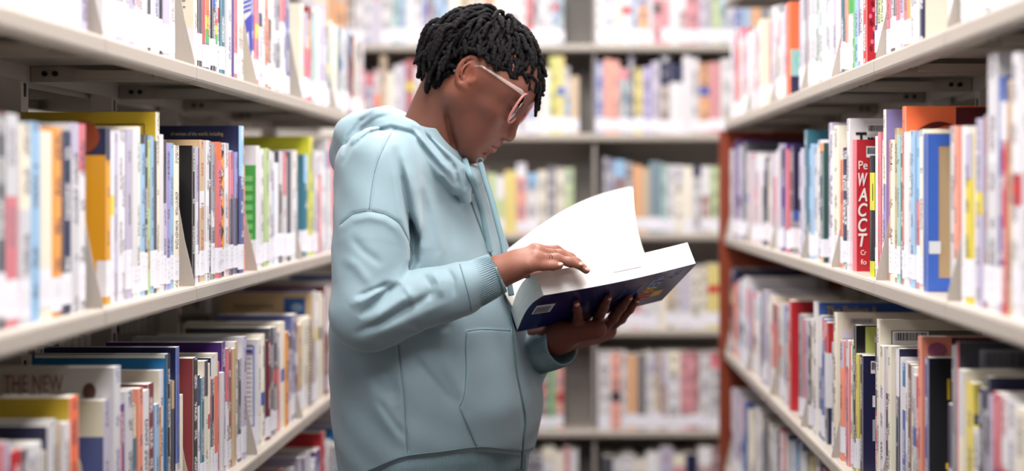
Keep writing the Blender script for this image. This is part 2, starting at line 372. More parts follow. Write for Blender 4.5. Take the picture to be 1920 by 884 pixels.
opt(a, 1901, cov='C', d=.2); opt(a, 1738, cov='t', d=.13, k='bluetan', lab=0); opt(a, 1696, cov='F', d=.245, k='redcrescent'); opt(a, 1662, d=.2); opt(a, 1640, bands=[(0,.13,'X'),(.13,.55,'K'),(.55,.86,'X'),(.86,1,'K')], d=.15, t=.034, k='lime', lab=0)
opt(a, 1602, cov='R', d=.12, k='waccot', lab=0); opt(a, 1596, cov='W', d=.19, k='tru'); opt(a, 1591, k='unquiet')
opt(a, 1544, d=.12, bands=[(0,.04,'O'),(.04,.93,'E'),(.93,1,'O')], k='darkgreen'); opt(a, 1517, d=.18, cov='T'); opt(a, 1484, cb=[(0,.3,'G'),(.3,.4,'B'),(.4,1,'N')], d=.14, k='navy')
shelf('R', 2, a, 1358)
a = E('2020 740 d,1985 760 N,1950 745 K,1925 770 C,1907 757 W,1893 747 W,1878 740 r,1866 745 L,1856 708 d,1849 772 s,1842 730 N,1833 805 Y,1822 720 Y,1811 696 C,1801 642 r,1794 650 G,1785 760 s,1778 - x,'
      '1738 672 K,1731 632 o,1725 708 R,1718 705 s,1712 690 C,1706 685 n,1700 680 W,1695 683 B,1689 672 W,1684 655 N,1679 680 q,1674 650 C,1669 655 N,1664 680 r,1659 650 W,1652 600 C,1647 645 M,1641 - x,'
      '1614 668 N,1609 665 Y,1605 611 K,1601 650 g,1597 640 C,1592 640 r,1587 650 L,1582 640 o,1577 650 W,1572 588 C,1567 630 p,1562 645 s,1556 - x,'
      '1549 606 R,1544 600 B,1539 594 U,1533 568 W,1527 600 C,1521 610 d,1515 600 L,1509 600 r,1503 592 G,1497 - x,1485 565 R,1480 590 C,1475 575 B,1469 570 s,1462 575 t,1455 575 r,1448 557 C,1441 566 N,'
      '1436 548 L,1429 550 s,1422 555 W,1414 550 r,1406 545 L,1399 520 W,1391 530 b,1383 530 o,1376 506 N,1369 515 s,1363 520 W')
opt(a, 1856, cov='N', d=.21, k='darkbig'); opt(a, 1822, cov='Y', d=.2, cb=[(0,.85,'d'),(.85,1,'Y')], k='yellowframe'); opt(a, 1811, cov='C', d=.21); opt(a, 1801, cov='d', d=.215, k='barcodenavy')
opt(a, 1738, cov='K', bands=[(0,1,'U')], d=.12, k='blackyellow', lab=0); opt(a, 1731, cov='o', d=.21, k='flower'); opt(a, 1652, cov='C', d=.21, k='greybarcode'); opt(a, 1647, bands=[(0,.2,'N'),(.2,.55,'R'),(.55,1,'N')])
opt(a, 1614, cov='N', d=.12, k='darknavy', lab=0); opt(a, 1605, cov='K', d=.2, k='blacklime'); opt(a, 1572, cov='C', d=.21, k='whitebarcode'); opt(a, 1549, cb=[(0,.3,'N'),(.3,.75,'W'),(.75,1,'R')], bands=[(0,.3,'N'),(.3,.75,'W'),(.75,1,'R')], d=.1, k='redwhitenavy')
opt(a, 1533, cov='B', d=.215, k='project'); opt(a, 1485, d=.14, k='redbook', lab=0); opt(a, 1695, bands=[(0,.7,'B'),(.7,.85,'W'),(.85,1,'a')]); opt(a, 1725, bands=[(0,.5,'d'),(.5,1,'R')])
shelf('R', 1, a, 1358, .265)
a = E('1600 880 C,1575 870 W,1560 865 r,1545 868 W,1530 850 Y,1518 850 s,1505 832 b,1490 830 B,1474 812 r,1463 805 d,1453 805 s,1441 788 N,1427 770 W,1414 775 C,1400 755 B,1387 740 L,1372 727 W')
for px in (1560, 1530, 1490, 1453, 1441, 1427, 1400, 1372): opt(a, px, d=.21)
shelf('R', 0, a, 1358, .27)
# ---- bookcase across the far end: px of the left edge, y of the top
def back(row, s, end):
    ents = E(s); zb = BZ[row]+LIP
    for i, e in enumerate(ents):
        if e[2] is None: continue
        nx = ents[i+1][0] if i+1 < len(ents) else end
        x0 = (e[0]-VX)*BY/F; x1 = (nx-VX)*BY/F
        h = .225+random.uniform(-.02, .02) if e[1] is None else CZ+(VY-e[1])*BY/F-zb
        h = max(.13, min(.29, h)); w_ = x1-x0; n = max(1, int(round(w_/.038)))
        for k in range(n):
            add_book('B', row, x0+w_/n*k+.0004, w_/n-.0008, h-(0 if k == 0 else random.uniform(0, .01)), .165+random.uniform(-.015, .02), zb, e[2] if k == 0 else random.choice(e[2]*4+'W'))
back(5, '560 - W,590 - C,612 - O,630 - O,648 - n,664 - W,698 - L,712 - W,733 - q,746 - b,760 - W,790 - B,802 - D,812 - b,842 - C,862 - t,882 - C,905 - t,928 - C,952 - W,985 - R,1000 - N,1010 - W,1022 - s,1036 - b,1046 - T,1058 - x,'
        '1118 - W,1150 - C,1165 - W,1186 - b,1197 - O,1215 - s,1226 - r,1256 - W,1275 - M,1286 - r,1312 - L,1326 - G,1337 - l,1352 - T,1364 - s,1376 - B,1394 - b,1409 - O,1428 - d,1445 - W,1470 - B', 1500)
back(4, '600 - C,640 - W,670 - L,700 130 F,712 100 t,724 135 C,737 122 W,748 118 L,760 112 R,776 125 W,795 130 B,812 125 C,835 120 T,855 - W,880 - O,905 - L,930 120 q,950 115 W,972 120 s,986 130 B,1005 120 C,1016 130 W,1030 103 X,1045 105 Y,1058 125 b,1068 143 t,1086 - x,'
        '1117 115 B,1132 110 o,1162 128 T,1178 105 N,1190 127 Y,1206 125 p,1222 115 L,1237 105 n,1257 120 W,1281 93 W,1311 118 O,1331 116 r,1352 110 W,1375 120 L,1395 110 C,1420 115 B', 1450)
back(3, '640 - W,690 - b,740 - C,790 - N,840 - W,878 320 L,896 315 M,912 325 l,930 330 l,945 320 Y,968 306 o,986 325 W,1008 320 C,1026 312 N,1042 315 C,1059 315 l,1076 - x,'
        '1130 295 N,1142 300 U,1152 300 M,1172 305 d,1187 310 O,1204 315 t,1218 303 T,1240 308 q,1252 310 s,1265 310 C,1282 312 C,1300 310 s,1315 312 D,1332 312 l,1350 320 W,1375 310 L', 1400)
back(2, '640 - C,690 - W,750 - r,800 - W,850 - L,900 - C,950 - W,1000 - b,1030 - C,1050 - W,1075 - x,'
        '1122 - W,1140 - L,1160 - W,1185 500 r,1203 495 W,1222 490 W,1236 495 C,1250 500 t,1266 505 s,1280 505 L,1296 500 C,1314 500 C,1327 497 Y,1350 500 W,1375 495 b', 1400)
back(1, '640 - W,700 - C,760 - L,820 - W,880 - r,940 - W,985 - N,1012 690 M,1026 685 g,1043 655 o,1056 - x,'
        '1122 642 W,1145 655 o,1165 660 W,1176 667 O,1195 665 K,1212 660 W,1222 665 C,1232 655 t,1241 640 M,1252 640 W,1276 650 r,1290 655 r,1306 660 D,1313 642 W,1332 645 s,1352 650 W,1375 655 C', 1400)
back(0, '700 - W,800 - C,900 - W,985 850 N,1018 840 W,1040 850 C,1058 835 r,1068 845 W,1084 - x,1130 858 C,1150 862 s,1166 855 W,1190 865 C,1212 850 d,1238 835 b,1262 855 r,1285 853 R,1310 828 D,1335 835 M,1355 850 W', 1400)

# ---- geometry of one book in its own frame: x = thickness, y = depth behind the spine, z = height
def book_geo(b):
    t, h, d = b.t, b.h, b.d; o = b.o
    hard = (t > .022 and (hash((round(b.u, 4), b.row)) % 3 == 0)) or 'hard' in o
    bt = min(.0022 if hard else .0007, t*.12); ov = .003 if hard else 0.0
    sp = o.get('bands'); base = col(b.c)
    if sp is None:
        sp = [(0, 1, b.c)]
        if 'k' not in o:
            r_ = random.random()
            if r_ < .30:
                q = random.uniform(.55, .85); sp = [(0, q, b.c), (q, 1, random.choice('WWsCLdNrbt'))]
            elif r_ < .42:
                q = random.uniform(.35, .6); sp = [(0, q, b.c), (q, q+.12, random.choice('WKBRYN')), (q+.12, 1, b.c)]
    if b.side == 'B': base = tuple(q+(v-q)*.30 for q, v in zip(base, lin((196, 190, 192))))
    cov = col(o['cov']) if 'cov' in o else base
    cb = o.get('cb', [(0, 1, o.get('cov', b.c))])
    lum = .3*base[0]+.6*base[1]+.1*base[2]
    ink = lin((60, 55, 75)) if lum > .25 else lin((225, 222, 222))
    if lum > .25 and random.random() < .35: ink = lin(random.choice([(170, 50, 60), (50, 70, 150), (40, 40, 45), (120, 110, 120)]))
    jit = random.uniform(.92, 1.05)
    V = []; Fc = []; Cl = []; Ik = []; UV = []
    def quad(p, c, k=0, uvs=None):
        n = len(V); V.extend(p); Fc.append(tuple(range(n, n+len(p)))); Cl.append((*[min(1, x*jit) for x in c], 1)); Ik.append((*ink, k)); UV.append(uvs or [(9, 9)]*len(p))
    bul = min(.004, t*.16)
    prof = [(0, .0018), (t*.10, .0002), (t*.3, -bul*.45 if hard else 0), (t*.7, -bul*.45 if hard else 0), (t*.9, .0002), (t, .0018)]
    zs = [(f0*h, f1*h, c) for f0, f1, c in sp]
    inkk = 0 if o.get('k') in ('waccot', 'lime') else (1 if random.random() < .82 else 0)
    for z0, z1, c in zs:
        for (x0, y0), (x1, y1) in zip(prof, prof[1:]):
            u0, u1 = x0/t-.5, x1/t-.5
            quad([(x0, y0, z0), (x1, y1, z0), (x1, y1, z1), (x0, y0, z1)], base if c == b.c else col(c), inkk if z0/h > -1 else 0, [(u0, z0), (u1, z0), (u1, z1), (u0, z1)])
    for xa, xb, near in ((0, bt, b.side != 'R'), (t-bt, t, b.side == 'R')):
        outer = xa if xa == 0 else xb; inner = bt if xa == 0 else xa
        bands = [(f0*h, f1*h, col(c)) for f0, f1, c in cb] if near else [(0, h, cov)]
        for z0, z1, c in bands:
            q = [(outer, d, z0), (outer, .0018, z0), (outer, .0018, z1), (outer, d, z1)]
            quad(q if xa == 0 else q[::-1], c)
        q = [(inner, bt, 0), (inner, d, 0), (inner, d, h), (inner, bt, h)]; quad(q if xa == 0 else q[::-1], (.8, .78, .75))
        quad([(xa, d, 0), (xa, d, h), (xb, d, h), (xb, d, 0)], cov)
        quad([(xa, .0018, h), (xb, .0018, h), (xb, d, h), (xa, d, h)], cov); quad([(xa, .0018, 0), (xa, d, 0), (xb, d, 0), (xb, .0018, 0)], cov)
    for zq, fl in ((h, 0), (0, 1)):
        q = [(x, y, zq) for x, y in prof]+[(t-bt, bt+.0018, zq), (bt, bt+.0018, zq)]
        quad(q[::-1] if fl else q, base)
    pg = dict(a=(bt, bt+.0005, ov), b=(t-bt, d-ov, h-max(ov, .0006)))
    lab = None
    if o.get('lab', 1) and t > .006 and random.random() < (.86 if b.row != 1 or b.side == 'B' else .72):
        z0 = random.uniform(.006, .016); z1 = z0+random.uniform(.036, .05)
        if t < .02: z1 += .008
        lab = (z0, z1)
    b.geo = (V, Fc, Cl, Ik, UV, pg, lab, prof)
def label_geo(b):
    V, Fc, Cl, Ik, UV, pg, lab, prof = b.geo
    z0, z1 = lab; e = .00045; t = b.t
    pr = [(-e, min(.014, b.d*.12)), (-e, .0012)]+[(x, y-e) for x, y in prof[1:-1]]+[(t+e, .0012), (t+e, min(.014, b.d*.12))]
    v = []; f = []; c = []
    rows = [(z0, z1, lin((228, 226, 234)))]
    for (x0, y0), (x1, y1) in zip(pr, pr[1:]):
        for za, zb_, cc in rows:
            n = len(v); v += [(x0, y0, za), (x1, y1, za), (x1, y1, zb_), (x0, y0, zb_)]; f.append((n, n+1, n+2, n+3)); c.append((*cc, 1))
    # call-number marks: short printed dashes
    if t > .008:
        for k in range(4):
            zq = z1-.008-k*random.uniform(.0065, .0085)
            if zq < z0+.003: break
            if random.random() < .3: continue
            n = len(v); a_, b_ = t*.2, t*random.uniform(.55, .8); yy = min(y for x, y in prof)-e-.0002
            v += [(a_, yy, zq), (b_, yy, zq), (b_, yy, zq+.0022), (a_, yy, zq+.0022)]; f.append((n, n+1, n+2, n+3)); c.append((.62, .62, .67, 1))
    return v, f, c
def mesh_attr(name, V, Fc, Cl, Ik=None, UV=None):
    me = bpy.data.meshes.new(name); me.from_pydata([tuple(map(float, p)) for p in V], [], Fc)
    a_ = me.attributes.new('Col', 'FLOAT_COLOR', 'FACE'); a_.data.foreach_set('color', np.array(Cl, np.float32).ravel())
    if Ik is not None:
        a_ = me.attributes.new('Ink', 'FLOAT_COLOR', 'FACE'); a_.data.foreach_set('color', np.array(Ik, np.float32).ravel())
        l = me.uv_layers.new(name='UVMap'); l.data.foreach_set('uv', np.array([q for p in UV for q in p], np.float32).ravel())
    me.update(); return me
def book_matrix(b):
    if b.side == 'B': return Matrix(((1, 0, 0, b.u), (0, 1, 0, BY+.010+b.jv), (0, 0, 1, b.z), (0, 0, 0, 1)))
    if b.side == 'L':
        p = fr('L', b.u, VOFF+b.jv, b.z); k = LK; ex = (k, 1); ey = (-1, k)
    else:
        p = fr('R', b.u+b.t, VOFF+b.jv, b.z); k = RK; ex = (-k, -1); ey = (1, -k)
    return Matrix(((ex[0], ey[0], 0, p[0]), (ex[1], ey[1], 0, p[1]), (0, 0, 1, p[2]), (0, 0, 0, 1)))
def visible(b):
    """rough area of the spine in the photograph, in pixels"""
    if b.side == 'B':
        x0, x1 = VX+b.u*F/BY, VX+(b.u+b.t)*F/BY; s = F/BY
    else:
        u0, u1 = b.u, b.u+b.t
        x0, x1 = [VX+F*fr(b.side, q, VOFF, 0)[0]/q for q in (u0, u1)]; s = F/u0
        x0, x1 = min(x0, x1), max(x0, x1)
    y0, y1 = VY-(b.z+b.h-CZ)*s, VY-(b.z-CZ)*s
    xm, ym = (x0+x1)/2, (y0+y1)/2
    w_ = max(0, min(x1, 1920)-max(x0, 0)); h_ = max(0, min(y1, 884)-max(y0, 0))
    if w_ < 2: return 0
    if 632 < xm < 1012 and ym > 210: return 0
    if 780 < xm < 1010 and ym > 30 and b.side == 'B' and b.row < 5: return 0
    if b.side == 'B' and (xm > 1358 and b.row < 5 or xm < 690 and ym > 60 or xm > 1470): return 0
    if b.side == 'B' and b.row == 2 and xm < 1210: return 0
    if b.side != 'R' and xm > 704 and b.side == 'L': return 0
    a_ = w_*h_
    if 'k' in b.o: a_ += 4000
    elif b.o.get('d', 0) > .19: a_ += 1500
    b.near = xm
    return a_
for b in BOOKS: b.jv = random.uniform(0, .006) if b.h < .25 else random.uniform(-.002, .004); b.area = visible(b); book_geo(b)
order = sorted(BOOKS, key=lambda q: -q.area)
N_IND = 300
for i, b in enumerate(order): b.ind = i < N_IND and b.area > 0
# ---- unique labels from look and neighbours
ROWN = {('L', 0): 'left bottom shelf', ('L', 1): 'left lower shelf', ('L', 2): 'left middle shelf', ('L', 3): 'left top shelf', ('R', 0): 'right bottom shelf', ('R', 1): 'right lower shelf', ('R', 2): 'right middle shelf', ('R', 3): 'right top shelf',
        ('B', 0): 'far bookcase lowest row', ('B', 1): 'far bookcase second row up', ('B', 2): 'far bookcase third row up', ('B', 3): 'far bookcase fourth row up', ('B', 4): 'far bookcase fifth row up', ('B', 5): 'far bookcase top row'}
ORD = ['first', 'second', 'third', 'fourth', 'fifth', 'sixth', 'seventh', 'eighth', 'ninth', 'tenth']
seqs = {}
for b in BOOKS: seqs.setdefault((b.side, b.row), []).append(b)
for s_ in seqs.values(): s_.sort(key=lambda q: q.u)
SPECIAL = {
 'amber': 'amber book with a dark navy top band on the left middle shelf', 'gold': 'tall golden framed cover rising behind paler books, left middle shelf', 'black': 'thick black book beside the bracket on the left middle shelf',
 'world': 'tall navy cover with small gold lettering, pale-blue spine top, left middle shelf', 'green': 'white book with green printed cover panel, left middle shelf', 'acid': 'large acid-yellow cover standing behind white books, left middle shelf',
 'patt': 'black spine with orange flame shapes on the left middle shelf', 'cream_text': 'cream cover with lines of small print, left top shelf', 'striped': 'white cover with blue rays and blue spine, left top shelf',
 'yellowband': 'cover with broad golden band and orange spine, nearest big one left lower shelf', 'bluecream': 'small blue cover with cream top, left lower shelf, below the parent title', 'parent': 'pale-grey cover lettered THE NEW PARENT with a figure, left lower shelf',
 'bigwhite': 'wide cream cover rising behind small books, left lower shelf', 'teal': 'wide azure cover with a cream edge, left lower shelf', 'bigblue': 'tall book with blue spine and dark navy cover, left lower shelf', 'brick': 'brick-red cover with black spine, left lower shelf',
 'purple': 'wide plain purple cover standing behind brick-red cover, left lower shelf', 'lilacbig': 'tall pale lilac volume just before the bracket, left lower shelf', 'textpage': 'white cover printed as a text page inside a blue frame, left lower shelf',
 'newspaper': 'tan newspaper-like cover with a square blue picture, left lower shelf', 'spiral': 'cream spiral-bound book with a column of dark rings, left lower shelf', 'violet': 'dark violet cover lying low at the left bottom shelf', 'redcover': 'bright red cover rising behind the violet one, left bottom shelf',
 'navycream': 'navy cover with a broad cream lower half, right top shelf', 'redpattern': 'red cover with small dark figures beside the bracket, right top shelf', 'photo': 'white cover with two grey photographs, right top shelf', 'vermilion': 'vermilion cover with mint lower band and ring, right top shelf',
 'bluetan': 'blue-edged tan cover beside the bracket gap, right middle shelf', 'redcrescent': 'tall orange and maroon cover with a dark crescent, right middle shelf', 'lime': 'black book with lime bands and letter H, right middle shelf', 'waccot': 'red cover with big white slanted letters W A C C T, right middle shelf',
 'tru': 'white cover with bold black letters Tru and a barcode, right middle shelf', 'unquiet': 'dark spine lettered An Unquiet Pedagogy on the right middle shelf', 'darkgreen': 'dark-green book with orange ends on the right middle shelf', 'navy': 'navy cover with bright blue stripe, right middle shelf',
 'darkbig': 'dark navy cover with charcoal spine, nearest large one on right lower shelf', 'yellowframe': 'pale yellow spine and yellow-topped dark cover, right lower shelf', 'barcodenavy': 'charcoal cover with large grey barcode sticker, right lower shelf', 'blackyellow': 'black cover with yellow marks and white sticker, right lower shelf',
 'flower': 'salmon picture cover with violet blot and barcode, right lower shelf', 'greybarcode': 'large cream cover with framed grey panel and barcode, right lower shelf', 'darknavy': 'dark navy cover with white stickers, beside the bracket, right lower shelf', 'blacklime': 'half black half lime cover, right lower shelf',
 'whitebarcode': 'large cream cover with grey barcode strip, right lower shelf', 'redwhitenavy': 'small cover banded red, white and navy, right lower shelf', 'project': 'wide blue cover with gold title The Project, right lower shelf', 'redbook': 'bright plain red book on the right lower shelf'}
def book_labels():
    base = []
    for key, s_ in seqs.items():
        for i, b in enumerate(s_):
            if not b.ind: continue
            cn = PAL[b.c][1]
            sz = 'slim' if b.t < .02 else ('thick' if b.t > .04 else '')
            if b.h > .26: sz = (sz+' tall').strip()
            n0 = PAL[s_[i-1].c][1] if i > 0 else 'end panel'; n1 = PAL[s_[i+1].c][1] if i+1 < len(s_) else 'end panel'
            if b.o.get('k') in SPECIAL: base.append((b, SPECIAL[b.o['k']])); continue
            nb = f'between two {n0} ones' if n0 == n1 else f'between {n0} and {n1}'
            base.append((b, f'{sz} {cn} book {nb}, {ROWN[key]}'.strip()))
    groups = {}
    for b, l in base: groups.setdefault(l, []).append(b)
    for l, bs in groups.items():
        if len(bs) == 1: bs[0].label = l; continue
        if bs[0].side == 'B': bs.sort(key=lambda q: q.u); fm = '{} such from left'
        else: bs.sort(key=lambda q: q.u); fm = '{} such from camera'
        for k, b in enumerate(bs): b.label = l+', '+fm.format(ORD[k] if k < 10 else 'last')
book_labels()
GROUPN = {'L': 'books on the left rack', 'R': 'books on the right rack', 'B': 'books in the far bookcase'}
AV = {'cover': ([], [], [], [], []), 'rest': ([], [], [])}
def build_book(b):
    V, Fc, Cl, Ik, UV, pg, lab, prof = b.geo; Mx = book_matrix(b)
    if b.ind:
        root = link('book', mesh_attr('book', V, Fc, Cl, Ik, UV), M_cover); root.matrix_world = Mx
        tag(root, b.label, 'book', GROUPN[b.side])
        MB().box(pg['a'], pg['b']).build('page_block', M_paper, root)
        if lab and b.t*b.h > 0:
            v, f, c = label_geo(b); o = link('spine_label', mesh_attr('spine_label', v, f, c), M_print, root)
        b.root = root
    else:
        R = np.array(Mx)[:3, :3]; T = np.array(Mx)[:3, 3]
        A = AV['cover']; n = len(A[0])
        A[0].extend((np.array(V)@R.T+T).tolist()); A[1].extend([tuple(i+n for i in f) for f in Fc]); A[2].extend(Cl); A[3].extend(Ik); A[4].extend(UV)
        m_ = MB().box(pg['a'], pg['b']); v, f, c = m_.v, m_.f, [(.75, .72, .66, 1)]*len(m_.f)
        if lab:
            v2, f2, c2 = label_geo(b); f = f+[tuple(i+len(v) for i in q) for q in f2]; v = v+v2; c = c+c2
        A = AV['rest']; n = len(A[0])
        A[0].extend((np.array(v)@R.T+T).tolist()); A[1].extend([tuple(i+n for i in q) for q in f]); A[2].extend(c)
for b in BOOKS: build_book(b)
# books that stand on the far sides of the two racks, seen only through gaps
for side in 'LR':
    for row in range(4):
        u = BND[side][0]+.05
        while u < END[side]-.06:
            t_ = random.uniform(.02, .05)
            b = Bk(); b.side, b.row, b.u, b.t, b.h, b.d, b.z, b.c, b.o = side, row, u, t_, random.uniform(.19, .25), .16, BASE[side][row], random.choice('KNdnMEdTWtsKM'), {}
            book_geo(b); V, Fc, Cl, Ik, UV, pg, lab, prof = b.geo
            T = fr(side, u, .60-VOFF, b.z); R = np.array(((0, 1, 0), (-1, 0, 0), (0, 0, 1)), float) if side == 'R' else np.array(((0, -1, 0), (1, 0, 0), (0, 0, 1)), float)
            R = R if side == 'R' else R
            # spine faces away from this aisle
            if side == 'L': R = np.array(((0, 1, 0), (-1, 0, 0), (0, 0, 1)), float)
            else: R = np.array(((0, -1, 0), (1, 0, 0), (0, 0, 1)), float)
            if side == 'L': T = T+np.array((0, t_, 0))
            A = AV['cover']; n = len(A[0])
            A[0].extend((np.array(V)@R.T+T).tolist()); A[1].extend([tuple(i+n for i in f) for f in Fc]); A[2].extend(Cl); A[3].extend(Ik); A[4].extend(UV)
            m_ = MB().box(pg['a'], pg['b']); A = AV['rest']; n = len(A[0])
            A[0].extend((np.array(m_.v)@R.T+T).tolist()); A[1].extend([tuple(i+n for i in q) for q in m_.f]); A[2].extend([(.75, .72, .66, 1)]*len(m_.f))
            u += t_+(random.uniform(.02, .1) if random.random() < .1 else .002)
A = AV['cover']
o = link('further_books', mesh_attr('further_books', *A), M_cover)
tag(o, 'all the smaller, farther and half-hidden books filling the shelves', 'books', None, 'stuff')
A = AV['rest']; o2 = link('pages_and_labels', mesh_attr('pages_and_labels', *A), M_print, o); o2['kind'] = 'stuff'

# ------------------------------------------------------------------ writing and pictures on the books
def lettering(text, size, mat, name='lettering', bold=False, width=None, extrude=.0002, shear=0):
    cu = bpy.data.curves.new(name, 'FONT'); cu.body = text; cu.size = size; cu.extrude = extrude; cu.shear = shear
    if bold: cu.offset = size*.018
    ob = bpy.data.objects.new('tmp', cu); C.objects.link(ob)
    dg = bpy.context.evaluated_depsgraph_get(); me = bpy.data.meshes.new_from_object(ob.evaluated_get(dg)); me.name = name
    bpy.data.objects.remove(ob); bpy.data.curves.remove(cu)
    n = len(me.vertices); co = np.empty(n*3, np.float32); me.vertices.foreach_get('co', co); co = co.reshape(-1, 3)
    if width:
        co[:, 0] *= width/(co[:, 0].max()-co[:, 0].min())
    co[:, :2] -= (co[:, :2].min(0)+co[:, :2].max(0))/2
    me.vertices.foreach_set('co', co.ravel()); me.update(); me.materials.clear(); me.materials.append(mat)
    return me
def inkmat(rgb, cache={}):
    if rgb not in cache: cache[rgb] = simple('ink_%d' % len(cache), lin(rgb), .4)
    return cache[rgb]
def on_cover(b, y, z, e=.0006):
    """matrix on the near cover: x runs to the right in the photograph, y up; y = distance from the spine"""
    if b.side == 'R': return Matrix(((0, 0, 1, b.t+e), (1, 0, 0, y), (0, 1, 0, z), (0, 0, 0, 1)))
    return Matrix(((0, 0, -1, -e), (-1, 0, 0, y), (0, 1, 0, z), (0, 0, 0, 1)))
def on_spine(b, x, z, e=.0006):   # text runs down the spine
    return Matrix(((0, 1, 0, x), (0, 0, -1, -e), (-1, 0, 0, z), (0, 0, 0, 1)))
def cover_text(b, text, y, z, size, rgb, **k):
    me = lettering(text, size, inkmat(rgb), **k); o = link('lettering', me, None, b.root); o.matrix_local = on_cover(b, y, z, .001); return o
def cover_patch(b, name, y0, y1, z0, z1, rgb, e=.0005):
    m_ = MB().box((-(y1-y0)/2, -(z1-z0)/2, 0), ((y1-y0)/2, (z1-z0)/2, .0003)); o = m_.build(name, inkmat(rgb), b.root); o.matrix_local = on_cover(b, (y0+y1)/2, (z0+z1)/2, e); return o
def bars(w_, h_, n=24, seed=1):
    r = random.Random(seed); m_ = MB(); x = -w_/2
    while x < w_/2:
        a_ = r.choice((.6, .6, 1.2, 1.8))*w_/(n*2.1)
        m_.box((x, -h_/2, 0), (min(x+a_, w_/2), h_/2, .0002)); x += a_+r.choice((.6, .9, 1.4))*w_/(n*2.1)
    return m_
def barcode(b, y, z, w_, h_, paper=(235, 233, 236), ink=(60, 58, 66), dig=True):
    s = cover_patch(b, 'barcode_sticker', y-w_/2, y+w_/2, z-h_/2, z+h_/2, paper, .0006)
    m_ = bars(w_*.86, h_*.58); o = m_.build('barcode_bars', inkmat(ink), s); o.location = (0, h_*.1, .0004)
    o['kind'] = 'stuff'
def shape(b, name, pts, rgb, e=.0007):
    """flat printed shape; pts (y from spine, z)"""
    sgn = 1 if b.side == 'R' else -1
    m_ = MB(); m_.prism([(sgn*q[0], q[1]) for q in pts], lambda p, ee: (p[0], p[1], .0002*ee)); o = m_.build(name, inkmat(rgb), b.root); o.matrix_local = on_cover(b, 0, 0, e); return o
def ell(cy, cz, ry, rz, n=18): return [(cy+ry*math.cos(2*math.pi*i/n), cz+rz*math.sin(2*math.pi*i/n)) for i in range(n)]
H = {b.o['k']: b for b in BOOKS if 'k' in b.o and b.ind}
def ring(b, y0, y1, z0, z1, w_, rgb, name='printed_frame'):
    for q in ((y0, y1, z0, z0+w_), (y0, y1, z1-w_, z1), (y0, y0+w_, z0+w_, z1-w_), (y1-w_, y1, z0+w_, z1-w_)): cover_patch(b, name, *q, rgb)
if 'gold' in H: b = H['gold']; ring(b, .018, b.d-.01, .02, b.h-.018, .0015, (110, 84, 20))
if 'world' in H:
    b = H['world']; cover_text(b, 'of women of the world, including', .080, b.h-.016, .010, (190, 170, 130), width=.098)
    cover_patch(b, 'printed_line', .06, .115, b.h-.0305, b.h-.028, (120, 108, 104))
if 'amber' in H: b = H['amber']; shape(b, 'printed_globe', ell(.032, b.h-.012, .022, .022), (140, 60, 30))
if 'green' in H:
    b = H['green']
    for k in range(9): cover_patch(b, 'printed_block', .008, .03+.006*(k % 2), .02+.019*k, .031+.019*k, (120, 190, 110))
if 'parent' in H:
    b = H['parent']; cover_text(b, 'THE NEW', .112, b.h-.022, .034, (150, 96, 112), width=.082); cover_text(b, 'PARENT', .118, b.h-.046, .034, (150, 96, 112), width=.098)
    shape(b, 'printed_figure', ell(.035, b.h-.033, .009, .012), (92, 62, 60)); shape(b, 'printed_figure', [(.02, b.h-.075), (.02, b.h-.055), (.028, b.h-.045), (.045, b.h-.045), (.056, b.h-.062), (.06, b.h-.075)], (140, 140, 170))
if 'yellowband' in H: b = H['yellowband']; cover_patch(b, 'title_strip', .03, .12, b.h*.86-.004, b.h*.86+.004, (120, 92, 24))
if 'cream_text' in H:
    b = H['cream_text']
    for k in range(11): cover_patch(b, 'printed_line', .015, .026+.008*((k*7) % 4), b.h-.03-.011*k, b.h-.027-.011*k, (150, 142, 136))
if 'striped' in H:
    b = H['striped']
    for k in range(9): shape(b, 'printed_ray', [(.002, b.h*.62+.009*k), (.030, b.h*.62-.010+.009*k), (.030, b.h*.62-.006+.009*k), (.002, b.h*.62+.005+.009*k)], (80, 92, 190))
    shape(b, 'printed_shape', [(.0, .0), (.0, b.h*.6), (.022, b.h*.5), (.03, b.h*.35), (.022, .09)], (86, 88, 186)); shape(b, 'printed_shape', [(.004, .06), (.016, .09), (.006, b.h*.45)], (225, 225, 238), .0011)
if 'textpage' in H:
    b = H['textpage']; ring(b, .008, b.d*.9, .04, b.h-.012, .003, (110, 124, 190)); cover_patch(b, 'printed_bar', .012, b.d*.85, b.h-.03, b.h-.02, (70, 60, 150)); cover_patch(b, 'printed_bar', .012, b.d*.85, b.h-.013, b.h-.011, (150, 60, 70))
    for k in range(14): cover_patch(b, 'printed_line', .014, .024+.007*((k*5) % 3), .06+.0095*k, .0628+.0095*k, (186, 160, 160))
if 'newspaper' in H:
    b = H['newspaper']; cover_patch(b, 'blue_picture', .016, .066, b.h-.052, b.h-.012, (52, 92, 160)); shape(b, 'printed_figure', ell(.036, b.h-.034, .013, .010), (150, 180, 210))
    cover_patch(b, 'printed_line', .09, .185, b.h-.036, b.h-.027, (150, 130, 110)); cover_patch(b, 'printed_line', .016, .19, b.h-.064, b.h-.058, (170, 150, 126))
if 'spiral' in H:
    b = H['spiral']
    m_ = MB()
    for k in range(26): c = (b.t/2, -.002, .012+k*(b.h-.024)/25); m_.tube([(c[0]+.006*math.cos(a_), c[1]+.004*math.sin(a_), c[2]) for a_ in np.linspace(0, 2*math.pi, 9)[:-1]], .0011, 5, closed=True)
    o = m_.build('spiral_binding', M_bolt, b.root); o['kind'] = 'stuff'
if 'teal' in H: b = H['teal']; cover_patch(b, 'cream_edge', .004, b.d-.004, b.h-.006, b.h-.001, (225, 222, 200))
